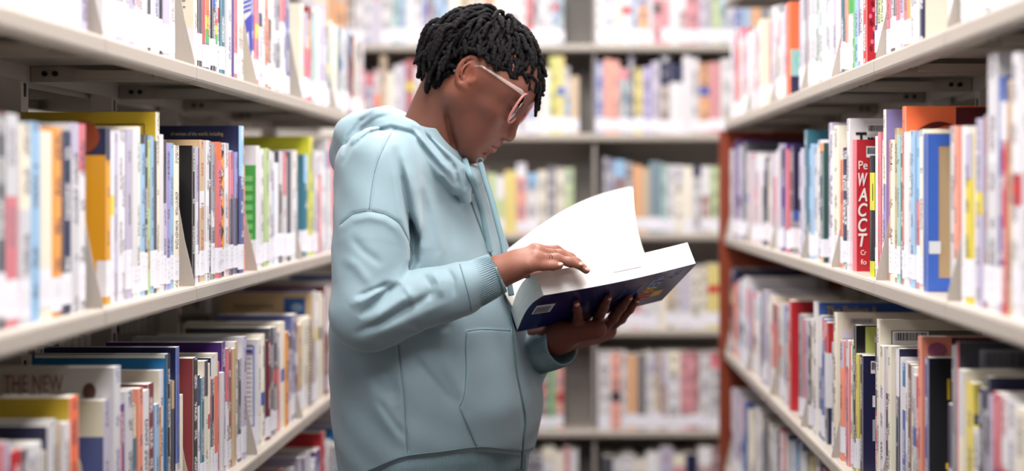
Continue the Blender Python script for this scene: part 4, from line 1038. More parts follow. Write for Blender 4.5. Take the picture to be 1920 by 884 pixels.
# cuffs are open at the end
d = nrm(CU1-CU0); h.add((lambda c, n_: lambda P: -((P-c.astype(np.float32))@n_.astype(np.float32)))(CU1+d*.010, d), CU1+d*.03, .045, .002, 's') if False else None
def disc_cut(c, d, r_):
    c = np.array(c, np.float32); d = np.array(d, np.float32)
    def f(P):
        q = P-c; t = q@d; rr = np.sqrt(np.maximum((q**2).sum(-1)-t*t, 0))
        return np.maximum(rr-r_, -t)
    return f
h.add(disc_cut(CU1+d*.004, d, .06), CU1+d*.03, .06, .003, 's')
h.cone(CU1-d*.012, CU1+d*.05, .0290, .0310, .003, 's')
d2 = nrm(CL1-CL0); h.add(disc_cut(CL1+d2*.006, d2, .06), CL1+d2*.03, .06, .003, 's'); h.cone(CL1-d2*.02, CL1+d2*.05, .0330, .0345, .003, 's')
# hood lying on the back and round the neck
hb = [PX(640, 285, 2.83), PX(668, 236, 2.86), PX(725, 222, 2.88), PX(790, 250, 2.86), PX(850, 306, 2.82), PX(884, 330, 2.75)]
hn = [PX(644, 296, 2.74), PX(662, 254, 2.675), PX(712, 227, 2.645), PX(764, 250, 2.640), PX(818, 299, 2.645), PX(860, 332, 2.67), PX(882, 338, 2.72)]
h.poly(hn, [.020, .026, .025, .024, .024, .024, .022], .008)
h.poly(hb, [.020, .026, .024, .024, .024, .024], .014)
h.ell(PX(676, 268, 2.76), (.040, .125, .056), None, .03)
h.cone(PX(664, 300, 2.70), PX(664, 300, 2.82), .032, .032, .03)
# second fold, below and outside the first
h.poly([PX(640, 304, 2.72), PX(676, 262, 2.655), PX(728, 244, 2.63), PX(778, 268, 2.625), PX(826, 318, 2.635), PX(858, 346, 2.665)], [.014, .018, .018, .018, .018, .015], .005)
h.poly([PX(838, 330, 2.66), PX(868, 352, 2.67), PX(874, 372, 2.675)], [.018, .014, .008], .014)
# opening for the neck
n0 = PX(792, 306, 2.755); n1 = hd(-.030, 0, -.02)
h.cone(n0+(n1-n0)*.20, n1, .054, .072, .010, 's')
h.cone(PX(862, 302, 2.75), PX(905, 262, 2.75), .022, .040, .010, 's')
# folds of the cloth (ridges > 0, creases < 0); near side only
STROKES = [
 ([(740, 272), (752, 330), (764, 400), (776, 450), (776, 490), (752, 530)], 8, -.013), ([(755, 280), (772, 350), (786, 420), (790, 480)], 10, .006), ([(772, 300), (790, 380), (800, 450), (796, 520)], 20, .006), ([(742, 290), (752, 380), (762, 450)], 10, .004),
 ([(640, 420), (660, 402), (691, 396), (722, 402), (748, 418), (764, 446), (775, 476)], 3, -.0022), ([(640, 434), (662, 414), (692, 408), (722, 414), (744, 430), (758, 458)], 7, .0022),
 ([(742, 240), (722, 272), (708, 304), (699, 340), (692, 392)], 2.6, -.002),
 ([(672, 596), (700, 572), (728, 546), (752, 532)], 7, -.011), ([(655, 575), (690, 556), (722, 536)], 9, .006), ([(690, 612), (716, 588), (748, 566), (782, 548)], 10, .0065), ([(664, 560), (700, 545), (735, 530)], 5, -.007),
 ([(660, 628), (720, 604), (780, 570), (820, 545)], 7, -.007), ([(668, 640), (730, 618), (800, 586), (850, 562)], 10, .004), ([(756, 534), (772, 556), (776, 580)], 6, .004), ([(790, 512), (806, 536), (806, 566)], 6, -.0035), ([(806, 506), (824, 530), (828, 560)], 7, .0045), ([(836, 500), (850, 526), (852, 560)], 5, -.003),
 ([(640, 480), (668, 500), (700, 540)], 10, .003), ([(655, 440), (680, 470), (720, 500)], 8, -.0025),
 ([(822, 640), (840, 690), (866, 740), (880, 770)], 12, .004), ([(770, 660), (800, 700), (834, 740), (860, 764)], 9, -.003), ([(700, 668), (730, 700), (745, 760)], 14, -.004), ([(672, 660), (690, 720), (735, 800), (760, 840)], 14, .004), ([(700, 740), (735, 790), (765, 830)], 8, -.0035),
 
 ([(760, 606), (800, 618), (850, 612)], 8, -.003), 
 ([(860, 340), (885, 400), (905, 460)], 16, .003), ([(820, 350), (850, 420), (860, 470)], 14, -.003), ([(790, 330), (815, 400), (830, 470), (820, 500)], 9, .0035),
  ([(640, 312), (660, 276), (694, 250), (732, 240), (772, 250), (806, 294), (853, 350)], 4.5, -.007), ([(786, 236), (806, 262), (836, 296), (860, 322)], 5, -.008), ([(776, 240), (796, 268), (826, 304), (852, 332)], 5, .004), ([(760, 222), (790, 240), (822, 274), (850, 302)], 5, .003),
 ([(700, 212), (676, 228), (654, 258), (642, 292)], 5, -.005), ([(740, 214), (706, 222), (680, 240), (662, 262)], 4, -.004), ([(848, 306), (856, 330), (860, 354)], 4, -.005), ([(868, 316), (872, 336), (872, 360)], 4, -.004), ([(826, 322), (842, 344), (856, 360)], 4, .004),
 ([(747, 648), (752, 700), (757, 740), (760, 790), (764, 846)], 2.2, -.0022),
]
POCK = [(874, 622), (905, 618), (960, 621), (966, 660), (972, 730), (980, 800), (977, 846), (895, 842), (884, 816), (862, 765), (870, 742), (874, 697), (873, 650)]
def poly_sd(px, py, pts):
    d = seg_dist(px, py, pts+[pts[0]]); ins = np.zeros(px.shape, bool)
    for (ax, ay), (bx, by) in zip(pts, pts[1:]+[pts[0]]):
        c_ = ((ay > py) != (by > py)) & (px < (bx-ax)*(py-ay)/(by-ay+1e-9)+ax); ins ^= c_
    return np.where(ins, -d, d)
def folds(P):
    px, py = proj(P); d = np.zeros(px.shape, np.float32); near = np.clip((2.86-P[..., 1])/.05, 0, 1)
    for pts, w_, amp in STROKES:
        x0 = min(q[0] for q in pts)-w_*3; x1 = max(q[0] for q in pts)+w_*3; y0 = min(q[1] for q in pts)-w_*3; y1 = max(q[1] for q in pts)+w_*3
        m = (px > x0) & (px < x1) & (py > y0) & (py < y1)
        if m.any():
            q_, t_ = seg_dist(px[m], py[m], pts, True); d[m] -= amp*np.exp(-(q_/w_)**2)*(np.clip(np.minimum(t_, 1-t_)*4, 0, 1) if w_ > 3.5 else 1)
    m = (px > 850) & (px < 990) & (py > 605) & (py < 855)
    if m.any(): d[m] -= .0024*np.clip(.5-poly_sd(px[m], py[m], POCK)/5, 0, 1)
    # soft unevenness of thick jersey
    d += .0012*np.sin(P[..., 0]*61+P[..., 2]*37)*np.sin(P[..., 2]*53-P[..., 1]*41+1.3)
    return d*near
h.add(folds, (-.24, 2.7, 1.1), .6, 0, 'd')
me, HV = h.mesh('hoodie', (-.50, 2.38, .74), (.06, 3.10, 1.46), .0024)
m, t, p = newmat('teal_jersey'); M_hood = m
p.inputs['Base Color'].default_value = (*hexl(133, 157, 167), 1); p.inputs['Roughness'].default_value = .62; p.inputs['Specular IOR Level'].default_value = .35
p.inputs['Sheen Weight'].default_value = .25; p.inputs['Sheen Roughness'].default_value = .5; p.inputs['Sheen Tint'].default_value = (.9, .97, 1, 1)
tc = t.nodes.new('ShaderNodeTexCoord'); nz = t.nodes.new('ShaderNodeTexNoise'); nz.inputs['Scale'].default_value = 700; nz.inputs['Detail'].default_value = 3
t.links.new(tc.outputs['Object'], nz.inputs['Vector']); bm_ = t.nodes.new('ShaderNodeBump'); bm_.inputs['Strength'].default_value = .12; bm_.inputs['Distance'].default_value = .001
t.links.new(nz.outputs['Fac'], bm_.inputs['Height']); t.links.new(bm_.outputs[0], p.inputs['Normal'])
HOOD = wear(link('hoodie', me, M_hood)); HOOD['label'] = 'pale teal zip hoodie'
from mathutils.bvhtree import BVHTree
bm = bmesh.new(); bm.from_mesh(me); BVH = BVHTree.FromBMesh(bm); bm.free()
def onto(px, py, out=.0006):
    o = Vector((0, 0, CZ)); dr = Vector(PX(px, py, 1.0))-o; dr.normalize()
    hit, n_, i, dd = BVH.ray_cast(o, dr, 6)
    if hit is None: return None
    return np.array(hit)+np.array(n_)*out
def dense(pts, step=5):
    out = []
    for (ax, ay), (bx, by) in zip(pts, pts[1:]):
        k = max(1, int(math.hypot(bx-ax, by-ay)/step))
        out += [(ax+(bx-ax)*i/k, ay+(by-ay)*i/k) for i in range(k)]
    return out+[pts[-1]]
def smooth_poly(pts, n=6):
    P0 = np.array(pts, float); out = []
    for i in range(len(P0)-1):
        p0, p1, p2, p3 = P0[max(i-1, 0)], P0[i], P0[i+1], P0[min(i+2, len(P0)-1)]
        for k in range(n):
            t_ = k/n; out.append(.5*((2*p1)+(-p0+p2)*t_+(2*p0-5*p1+4*p2-p3)*t_**2+(-p0+3*p1-3*p2+p3)*t_**3))
    return [tuple(q) for q in out]+[tuple(P0[-1])]
M_seam = simple('teal_seam_thread', hexl(100, 126, 136), .7)
def seam(name, pts, r_, mat=M_seam, out=.0, flat=1.0):
    q = [onto(x, y, out) for x, y in dense(smooth_poly(pts), 4)]; runs = [[]]
    for p_ in q:
        if p_ is None or (runs[-1] and np.linalg.norm(p_-runs[-1][-1]) > .025):
            if runs[-1]: runs.append([])
            if p_ is None: continue
        runs[-1].append(p_)
    for r in runs:
        if len(r) > 2: wear(MB().tube(r, r_, 6).build(name, mat, None, True), HOOD)
seam('seam', [(738, 242), (722, 272), (708, 304), (699, 340), (692, 394)], .0007)
seam('seam', [(636, 422), (662, 402), (691, 396), (722, 402), (748, 418), (764, 446), (774, 478)], .0008)
seam('seam', [(747, 648), (752, 700), (757, 740), (760, 790), (764, 850)], .0007)
seam('pocket_edge', [(874, 622), (905, 618), (958, 621)], .0011); seam('pocket_edge', [(875, 622), (873, 650), (874, 697), (870, 742), (862, 763)], .0012); seam('pocket_edge', [(862, 765), (884, 816), (895, 842)], .0010)
seam('hem_seam', [(690, 884), (730, 866), (765, 855), (830, 847), (895, 839), (940, 842), (975, 846), (1008, 838)], .0014)
seam('cuff_seam', [(862, 496), (872, 530), (880, 560), (884, 584)], .0012)
M_zip = simple('zip_teeth', hexl(96, 128, 134), .45, metal=.3)
seam('zip', [(880, 372), (905, 440), (932, 510), (952, 580), (961, 640), (968, 700), (976, 740), (984, 784), (981, 820), (977, 880)], .0024, M_zip, .0005)
# knitted ribs of cuff and hem: fine raised cords
M_rib = simple('teal_rib', hexl(126, 152, 162), .8)
def ribs(c0, c1, r0, r1, n, name):
    d = nrm(c1-c0); u = nrm(np.cross(d, (0, 0, 1))); v = np.cross(u, d); w_ = MB()
    for k in range(n):
        a_ = 2*math.pi*k/n; e_ = math.cos(a_)*u+math.sin(a_)*v
        w_.tube([c0+e_*(r0-.0006), c0+(c1-c0)*.5+e_*((r0+r1)/2), c1+e_*(r1-.0002), c1+d*.003+e_*(r1-.003)], [.0007, .0010, .0010, .0006], 4)
    o = wear(w_.build(name, M_rib, None, True), HOOD); o['kind'] = 'stuff'
ribs(CU0+(CU1-CU0)*.05, CU1, .0398, .0345, 62, 'cuff_rib'); ribs(CL0+(CL1-CL0)*.1, CL1+d2*.003, .0400, .0386, 62, 'cuff_rib')
w_ = MB()
for k in range(150):
    x = 642+362*k/149; y0 = float(np.interp(x, HEMX, HEMY)); pts = [onto(x, y0+q_, .0002) for q_ in (9, 30, 55, 80)]
    pts = [q_ for q_ in pts if q_ is not None]
    if len(pts) > 2 and all(np.linalg.norm(a_-b_) < .035 for a_, b_ in zip(pts, pts[1:])): w_.tube(pts, .0008, 4)
if w_.v: o = wear(w_.build('hem_rib', M_rib, None, True), HOOD); o['kind'] = 'stuff'
# drawstrings
M_cord = simple('teal_cord', hexl(122, 152, 162), .7, bump=.3, scale=900)
def cord(pts, r_, name='drawstring'):
    w_ = MB(); P3 = np.array(pts); sm = smooth_poly([tuple(q_) for q_ in pts], 6); w_.tube([np.array(q_) for q_ in sm], r_, 8, .55, up=(0, 1, 0)); return wear(w_.build(name, M_cord, None, True), HOOD)
def off(px, py, o_): q_ = onto(px, py, o_); return q_ if q_ is not None else PX(px, py, 2.66)
cord([off(868, 300, .003), off(876, 322, .004), off(884, 346, .006), off(896, 386, .005), off(907, 434, .004), off(914, 466, .004), off(916, 474, .003)], .0056)
cord([PX(901, 306, 2.69), PX(910, 338, 2.675), PX(921, 372, 2.66), PX(933, 418, 2.645), PX(943, 458, 2.635), PX(950, 500, 2.625), PX(955, 532, 2.62), PX(959, 555, 2.618)], .0050)
for c_ in (off(868, 298, .002), PX(900, 303, 2.69)):
    wear(MB().tube([c_+.0055*np.array((math.cos(a_), -.3*math.cos(a_), math.sin(a_))) for a_ in np.linspace(0, 2*math.pi, 15)[:-1]], .0013, 6, closed=True).build('eyelet', M_zip, None, True), HOOD)
# dark T-shirt collar is hidden; trousers and shoes below the frame
M_jean = simple('dark_denim', hexl(52, 60, 84), .8, bump=.3, scale=500, var=.15); M_shoe = simple('shoe_canvas', hexl(60, 58, 62), .7); M_sole = simple('shoe_sole', hexl(225, 222, 215), .6)
w_ = SDF(); hip = np.array((-.237, 2.755, .84))
feet = []
for s_ in (-1, 1):
    hj = hip+LAT*s_*.085+np.array((0, 0, -.03)); kn = hip+LAT*s_*.10+FWD*.02; kn[2] = .47; an = hip+LAT*s_*.105-FWD*.01; an[2] = .10
    w_.chain([hj, kn, an], [.098, .070, .056], .03); feet.append(an)
w_.cone(hip-LAT*.05, hip+LAT*.05, .115, .115, .05)
me, _v = w_.mesh('trousers', (-.52, 2.44, .02), (.05, 3.08, .99), .008); wear(link('trousers', me, M_jean))
for an in feet:
    sh = SDF(); hl = an-FWD*.035; hl[2] = .045; to = an+FWD*.155; to[2] = .04; md = an+FWD*.05; md[2] = .058
    sh.cone(np.array((an[0], an[1], .11)), hl+np.array((0, 0, .015)), .045, .042, .03); sh.cone(hl, md, .042, .046, .03); sh.cone(md, to, .046, .036, .03)
    sh.add(lambda P: .012-P[..., 2], an, .4, 0, 'i')
    me, _v = sh.mesh('shoe', (an[0]-.25, an[1]-.25, 0), (an[0]+.3, an[1]+.25, .2), .005); so = wear(link('shoe', me, M_shoe))
    sl = MB(); c_ = [hl-FWD*.046]; n_ = 24; pts = []
    for k in range(n_):
        a_ = 2*math.pi*k/n_; f = math.cos(a_); pts.append(an+FWD*(.058+.142*f)+LAT*(.046-.004*f)*math.sin(a_))
    sl.prism(pts, lambda q_, e_: (q_[0], q_[1], .0+.022*e_)); wear(sl.build('sole', M_sole), so)
# ------------------------------------------------------------------ hair: short locs
r = np.random.default_rng(21)
sc, sr = np.array((-.020, 0, .012)), np.array((.0965, .0745, .0865))
down = HR.T@np.array((0, 0, -1.0))
def surf(p): return np.linalg.norm((p-sc)/sr)
def hairline(p):
    x, y, z = p; ay = abs(y)
    if x > .02: return z > .045-.35*max(0, ay-.045)+(.0 if x > .04 else 0)-.0*(ay) and z > .03
    if x > -.03: return z > (.019 if x > -.012 else .012)
    return z > -.068+.25*max(0, x+.085)
w_ = MB()
cap = MB().ball(sc, sr*1.022, 40, 28)
fcap = [f for f in cap.f if all(hairline(np.array(cap.v[i])-np.array((.0, 0, .004))) for i in f)]
w_.add([hd(*v) for v in cap.v], fcap)
crown = nrm(np.array((-.35, .1, .9)))
def stop(p):
    x, y, z = p
    if x > .025: return z < .040
    if x > -.034: return z < .026
    return hd(*p)[2] < 1.462 or (x > -.022 and z < -.0)
def loc(p0, n_steps, r0, flow, g, lay, side):
    p = np.array(p0); pts = []; n0 = nrm((p-sc)/sr**2); d = nrm(n0*.55+flow*.8)
    ph = r.uniform(0, 6.28); 
    for i in range(n_steps):
        pts.append(p.copy()); f = surf(p); n_ = nrm((p-sc)/sr**2)
        tang = d-n_*np.dot(d, n_)*(1 if f < 1.16 else .3)
        curl = np.cross(n_, d)*math.sin(ph+i*1.1)*.22
        d = nrm(tang*.75+flow*.12+down*g+curl+r.normal(0, .06, 3))
        f = surf(p+d*.008); tgt = 1+lay
        if f < tgt: d = nrm(d+n_*(tgt-f)*9)
        p = p+d*.008
        if not side and stop(p): break
    return pts
def put_loc(pts, r0):
    # knobbly twisted cord
    n = len(pts); fine = smooth_poly([tuple(q_) for q_ in pts], 3); m_ = len(fine)
    rr = [r0*(1-.35*(i/m_)**3)*(1+.13*math.sin(i*1.9+pts[0][0]*900)+r.normal(0, .05)) for i in range(m_)]; rr[0] *= .8; rr[-1] *= .45
    w_.tube([hd(*q_) for q_ in fine], rr, 7)
cnt = 0
N_L = 620
for i in range(N_L):
    k = i+.5; phi = math.acos(1-2*k/N_L); th = math.pi*(1+5**.5)*k
    n_ = np.array((math.cos(th)*math.sin(phi), math.sin(th)*math.sin(phi), math.cos(phi))); p0 = sc+sr*n_
    if not hairline(p0): continue
    fl = n_-crown*np.dot(n_, crown); fl = nrm(fl+np.array((.0, 0, 0))); fl = fl-nrm(n_/sr)*np.dot(fl, nrm(n_/sr)); fl = nrm(fl+r.normal(0, .28, 3))
    front = p0[0] > .02; nape = p0[0] < -.07 and p0[2] < .0
    L_ = int(r.integers(6, 10))
    if front and p0[2] > .04: L_ = int(r.integers(5, 8))
    put_loc(loc(p0, L_, .005, fl, .22 if not front else .12, r.uniform(.06, .20), 0), r.uniform(.0037, .0050)); cnt += 1
# longer strands hanging in front of the forehead and at the nape
for y, x, z, L_ in ((-.004, .068, .064, 4), (.006, .067, .062, 6), (.012, .066, .064, 8), (.03, .06, .064, 7), (.018, .067, .06, 8), (.0, .069, .066, 5), (-.016, .066, .064, 4), (.024, .064, .062, 9), (.036, .06, .06, 8)):
    p0 = np.array((x, y, z)); put_loc(loc(p0, L_, .005, nrm(np.array((.8, 0, .1))), .55, .10, 1), .0042)
for i in range(60):
    a_ = math.pi*(.5+(i+.5)/60); lz = r.uniform(-.055, -.01); q_ = math.sqrt(1-((lz-.012)/.0865)**2)
    p0 = sc+np.array((sr[0]*math.cos(a_)*q_, sr[1]*math.sin(a_)*q_, lz-.012))
    if p0[0] > -.045 : continue
    put_loc(loc(p0, int(r.integers(7, 12)), .005, nrm(np.array((-.4, p0[1]*3, -.5))), .62, r.uniform(.04, .16), 0), .0042)
for i in range(56):
    a_ = math.pi*(.56+.88*(i+.5)/56); lz = r.uniform(-.035, .03); q_ = math.sqrt(1-((lz-.012)/.0865)**2)
    p0 = sc+np.array((sr[0]*math.cos(a_)*q_, sr[1]*math.sin(a_)*q_, lz-.012))
    if p0[0] > -.05: continue
    put_loc(loc(p0, int(r.integers(9, 14)), .005, nrm(np.array((-1, p0[1]*4, -.2))), .42, r.uniform(.16, .30), 0), .0042)
put_loc([(np.array(q_)-HO)@HR for q_ in (PX(812, 88, 2.70), PX(798, 97, 2.69), PX(786, 108, 2.69), PX(775, 121, 2.69))], .0048)
m, t, p = newmat('black_locs'); M_hair = m
p.inputs['Base Color'].default_value = (*hexl(12, 8, 12), 1); p.inputs['Roughness'].default_value = .85; p.inputs['Specular IOR Level'].default_value = .22
tc = t.nodes.new('ShaderNodeTexCoord'); nz = t.nodes.new('ShaderNodeTexNoise'); nz.inputs['Scale'].default_value = 420; nz.inputs['Detail'].default_value = 5
t.links.new(tc.outputs['Object'], nz.inputs['Vector']); bm_ = t.nodes.new('ShaderNodeBump'); bm_.inputs['Strength'].default_value = .9; bm_.inputs['Distance'].default_value = .003
t.links.new(nz.outputs['Fac'], bm_.inputs['Height']); t.links.new(bm_.outputs[0], p.inputs['Normal'])
o = wear(w_.build('hair', M_hair, None, True)); o['label'] = 'short black locs'; o['kind'] = 'stuff'
# ------------------------------------------------------------------ glasses

def plastic(name, c, a_):
    m, t, p = newmat(name); p.inputs['Base Color'].default_value = (*hexl(*c), 1); p.inputs['Roughness'].default_value = .08; p.inputs['Alpha'].default_value = a_; p.inputs['Specular IOR Level'].default_value = .9
    return m
M_temple = plastic('clear_acetate', (214, 196, 190), .32)
M_rim = plastic('pink_acetate', (238, 150, 142), .66)
M_lens, t, p = newmat('lens_glass'); out = t.nodes['Material Output']; gl = t.nodes.new('ShaderNodeBsdfGlossy'); gl.inputs['Roughness'].default_value = .03; tr = t.nodes.new('ShaderNodeBsdfTransparent'); tr.inputs[0].default_value = (.93, .94, .96, 1)
fz = t.nodes.new('ShaderNodeFresnel'); fz.inputs[0].default_value = 1.45; ms = t.nodes.new('ShaderNodeMixShader'); t.links.new(fz.outputs[0], ms.inputs[0]); t.links.new(tr.outputs[0], ms.inputs[1]); t.links.new(gl.outputs[0], ms.inputs[2]); t.links.new(ms.outputs[0], out.inputs[0])
G = empty('eyeglasses', tuple(hd(.095, 0, .004))); tag(G, 'clear and pink framed eyeglasses worn on the nose of the reader', 'glasses'); ginv = Matrix.Translation(-G.location)
def gput(o): o.parent = G; o.matrix_parent_inverse = ginv; return o
def rim(s_):
    pts = []
    for a_ in np.linspace(0, 2*math.pi, 33)[:-1]:
        c_, s2 = math.cos(a_), math.sin(a_); e_ = 2/2.7
        yy = .0255*math.copysign(abs(c_)**e_, c_); zz = .0285*math.copysign(abs(s2)**e_, s2)
        pts.append((.0850-.27*zz-.015*(.033+yy), s_*(.0335+yy), .0100+zz))
    return pts
for s_ in (-1, 1):
    rp = rim(s_); gput(MB().tube([hd(*q_) for q_ in rp], .0023, 8, closed=True).build('rim', M_rim, None, True))
    m_ = MB(); c_ = np.mean(rp, 0); vs = [hd(*q_) for q_ in rp]+[hd(c_[0]+.001, c_[1], c_[2])]+[hd(q_[0]-.0012, q_[1], q_[2]) for q_ in rp]+[hd(c_[0]-.0002, c_[1], c_[2])]; n = len(rp)
    m_.add(vs, [(i, (i+1) % n, n) for i in range(n)]+[(n+1+(i+1) % n, n+1+i, 2*n+1) for i in range(n)]); gput(m_.build('lens', M_lens))
    gput(MB().tube([hd(.0765, s_*.059, .0365), hd(.072, s_*.066, .0372), hd(.05, s_*.0735, .0315), hd(.02, s_*.0785, .0240), hd(-.004, s_*.0795, .0172), hd(-.018, s_*.0770, .004), hd(-.034, s_*.0750, -.026)], [.0031, .0030, .0025, .0019, .0016, .0017, .0022], 8, 1.5).build('temple_arm', M_temple, None, True))
gput(MB().tube([hd(.0835, -.0085, .0150), hd(.0850, 0, .0175), hd(.0835, .0085, .0150)], .0026, 8).build('bridge', M_rim, None, True))
# ------------------------------------------------------------------ the open book in her hands
M_bcov = simple('navy_gloss_cover', hexl(18, 30, 92), .22, spec=.6)
m, t, p = newmat('page_edges'); M_edge = m
tc = t.nodes.new('ShaderNodeTexCoord'); sp_ = t.nodes.new('ShaderNodeSeparateXYZ'); t.links.new(tc.outputs['Object'], sp_.inputs[0]); nz = t.nodes.new('ShaderNodeTexNoise'); nz.noise_dimensions = '1D'; nz.inputs['Scale'].default_value = 2200; nz.inputs['Detail'].default_value = 3
t.links.new(sp_.outputs[2], nz.inputs['W']); rp_ = t.nodes.new('ShaderNodeValToRGB'); rp_.color_ramp.elements[0].color = (*hexl(214, 211, 208), 1); rp_.color_ramp.elements[0].position = .38; rp_.color_ramp.elements[1].color = (*hexl(246, 243, 238), 1); rp_.color_ramp.elements[1].position = .52
t.links.new(nz.outputs['Fac'], rp_.inputs[0]); t.links.new(rp_.outputs[0], p.inputs['Base Color']); p.inputs['Roughness'].default_value = .8
M_page = simple('white_page', hexl(250, 249, 246), .75)
BK = empty('open_book', tuple(C0)); RB = Matrix(((eL[0], eW[0], eT[0], C0[0]), (eL[1], eW[1], eT[1], C0[1]), (eL[2], eW[2], eT[2], C0[2]), (0, 0, 0, 1)))
BK.matrix_world = RB; tag(BK, 'thick open softcover book with navy back cover held in both hands', 'book')
# local: x along its height, y away from the fore-edge to the spine, z through the pages
def skew(z): return -.002*z/TB
nx, ny = 24, 12
def slab(z0, z1, x0, x1, y0, y1, name, mat, shear=0.0, nz_=1, belly=0.0):
    vs = []; fs = []
    def pt(i, j, k):
        f = k/nz_; l = x0+(x1-x0)*i/nx; w2 = y0+(y1-y0)*j/ny+shear*f
        zz = z0+(z1-z0)*f+sag(l, w2)+belly*math.sin(math.pi*min(1, max(0, w2/WB)))*f
        return (l, w2, zz)
    idx = {}
    def vid(i, j, k):
        if (i, j, k) not in idx: idx[(i, j, k)] = len(vs); vs.append(pt(i, j, k))
        return idx[(i, j, k)]
    for i in range(nx):
        for j in range(ny):
            fs.append((vid(i, j, nz_), vid(i+1, j, nz_), vid(i+1, j+1, nz_), vid(i, j+1, nz_))); fs.append((vid(i, j, 0), vid(i, j+1, 0), vid(i+1, j+1, 0), vid(i+1, j, 0)))
    for k in range(nz_):
        for i in range(nx):
            fs.append((vid(i, 0, k), vid(i+1, 0, k), vid(i+1, 0, k+1), vid(i, 0, k+1))); fs.append((vid(i+1, ny, k), vid(i, ny, k), vid(i, ny, k+1), vid(i+1, ny, k+1)))
        for j in range(ny):
            fs.append((vid(0, j+1, k), vid(0, j, k), vid(0, j, k+1), vid(0, j+1, k+1))); fs.append((vid(nx, j, k), vid(nx, j+1, k), vid(nx, j+1, k+1), vid(nx, j, k+1)))
    return MB().add(vs, fs).build(name, mat, BK)
slab(.0006, TB, 0, LB, .001, WB, 'page_block', M_edge, .004, 3, .003)
slab(-.0006, .0004, -.001, LB+.001, -.001, WB+.001, 'back_cover', M_bcov)
sp_m = MB(); 
def spine_pt(l, a_): return (l, WB+.001+.010*math.sin(a_)*1.0, (TB*.5)*(1-math.cos(a_))+sag(l, WB))
vs = [spine_pt(LB*i/12, math.pi*j/10*.97) for i in range(13) for j in range(11)]+[(x, y+.0008, z) for x, y, z in [spine_pt(LB*i/12, math.pi*j/10*.97) for i in range(13) for j in range(11)]]
fs = [(i*11+j, i*11+j+1, (i+1)*11+j+1, (i+1)*11+j) for i in range(12) for j in range(10)]; sp_m.add(vs, fs+[tuple(143+q_ for q_ in f)[::-1] for f in fs]); sp_m.build('spine', M_bcov, BK, True)
# the leaves she turns: a curved sheet rising from the spine, and the front cover with the earlier pages behind it
def rise(off_, name, mat, th, bend, spread):
    nu, nv = 26, 16; vs = []; 
    tail0, head0 = np.array(bp(.002, WB*.97, TB+.002)), np.array(bp(LB-.002, WB*.97, TB+.002))
    tail1, head1 = PX(948, 470, 2.775), PX(1187, 351, 2.855)
    for s2 in (0, 1):
        for i in range(nu+1):
            f = i/nu; b0 = tail0+(head0-tail0)*f; e1 = tail1+(head1-tail1)*f+np.array((0, 0, .040*math.sin(math.pi*f*.95)*.55)); 
            for j in range(nv+1):
                g_ = j/nv; pnt = b0+(e1-b0)*g_+np.array((-.012, -.050, 0))*math.sin(math.pi*g_)*bend+np.array((0, 1, -.15))*(off_+th*s2)*(.3+spread*g_)
                vs.append(pnt)
    n1 = (nu+1)*(nv+1); fs = [(i*(nv+1)+j, (i+1)*(nv+1)+j, (i+1)*(nv+1)+j+1, i*(nv+1)+j+1) for i in range(nu) for j in range(nv)]
    fs += [tuple(n1+q_ for q_ in f)[::-1] for f in fs]
    bd = [i*(nv+1) for i in range(nu+1)]+[nu*(nv+1)+j for j in range(1, nv+1)]+[i*(nv+1)+nv for i in range(nu-1, -1, -1)]+[j for j in range(nv-1, 0, -1)]
    fs += [(bd[k-1], bd[k], n1+bd[k], n1+bd[k-1]) for k in range(len(bd))]
    o = MB().add(vs, fs).build(name, mat, None, True); o.parent = BK; o.matrix_parent_inverse = RB.inverted(); return o
rise(0, 'turning_page', M_page, .0004, 1.0, .0)
rise(.006, 'turned_pages', M_edge, .006, .95, .5)
rise(.024, 'front_cover', M_bcov, .0008, .9, 1.2)
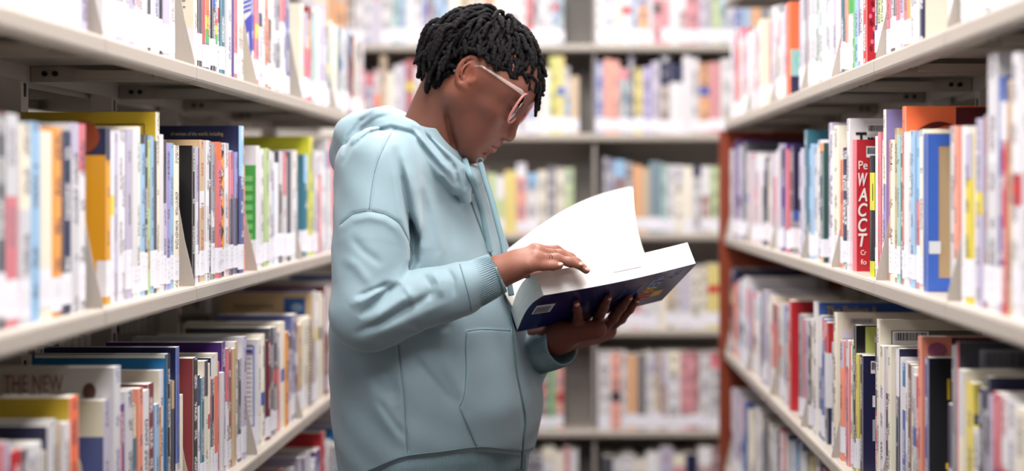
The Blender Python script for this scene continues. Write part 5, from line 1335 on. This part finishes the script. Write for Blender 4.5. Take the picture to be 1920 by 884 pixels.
# print on the back cover
def cprint(me_or_mb, l, w_, name, mat=None, rot=0, par=None):
    o = link(name, me_or_mb, mat) if isinstance(me_or_mb, bpy.types.Mesh) else me_or_mb.build(name, mat)
    z = -.0010+sag(l, w_); o.parent = par or BK
    # text reads towards -y (from the spine to the fore-edge), letters stand towards +x, facing -z
    o.matrix_local = Matrix(((0, 1, 0, l), (1, 0, 0, w_), (0, 0, -1, z), (0, 0, 0, 1))) if rot == 0 else Matrix(((0, 1, 0, l), (-1, 0, 0, w_), (0, 0, 1, z), (0, 0, 0, 1)))
    return o
ly = LB*.80
for txt, rgb, wpos, sz in (('L', (238, 168, 66), .150, .026), ('E', (200, 190, 200), .128, .026), ('A', (236, 180, 60), .104, .026), ('R', (232, 120, 60), .078, .026), ('N', (236, 96, 52), .054, .026)):
    pass
word = [('to', (150, 165, 215), .016, .020), ('L', (150, 175, 225), .021, .040), ('E', (120, 160, 225), .021, .060), ('A', (240, 200, 80), .022, .081), ('R', (240, 150, 60), .022, .103), ('N', (236, 90, 50), .024, .126)]
for txt, rgb, wd, w0 in word: cprint(lettering(txt, .034 if txt != 'to' else .024, inkmat(rgb), bold=True, width=wd*.92), LB*.80, w0+wd/2, 'lettering')
cprint(lettering('HOW', .020, inkmat((150, 160, 210)), bold=True, width=.042), LB*.905, .034, 'lettering')
cprint(MB().box((-.016, -.010, 0), (.016, .010, .0002)), LB*.885, .130, 'gold_emblem', inkmat((222, 176, 50)))
for k in range(7): cprint(MB().box((-.05+.004*(k % 3), -.0009, 0), (.05-.007*((k*5) % 3), .0009, .0002)), LB*(.70-.017*k), .075, 'printed_line', inkmat((74, 92, 160)))
def patch(l0, l1, w0, w1, z_, n1=6, n2=8):
    m_ = MB(); P0 = [(l0+(l1-l0)*i/n1, w0+(w1-w0)*k/n2) for i in range(n1+1) for k in range(n2+1)]
    return m_.add([(l, w2, sag(l, w2)-z_) for l, w2 in P0], [(i*(n2+1)+k, i*(n2+1)+k+1, (i+1)*(n2+1)+k+1, (i+1)*(n2+1)+k) for i in range(n1) for k in range(n2)])
patch(.012, .046, .085, .128, .0011).build('barcode_panel', inkmat((232, 232, 236)), BK)
bb = MB(); l_ = .015
for k in range(13):
    t_ = (.0008, .0015, .0008, .0011)[k % 4]; q_ = patch(l_, l_+t_, .094, .125, .0014, 1, 8); bb.add(q_.v, q_.f); l_ += t_+(.0009, .0013)[k % 2]
o = bb.build('barcode_bars', inkmat((30, 30, 36)), BK); o['kind'] = 'stuff'
# faint library stamp on the fore-edge
for k in range(3):
    o = MB().box((-.026+.004*k, 0, -.0008), (.026-.003*k, .0003, .0008)).build('library_stamp', inkmat((206, 196, 206)), BK); o.location = (LB*.56, .0006+.0013*(k+1), .020+.005*k+sag(LB*.56, 0))
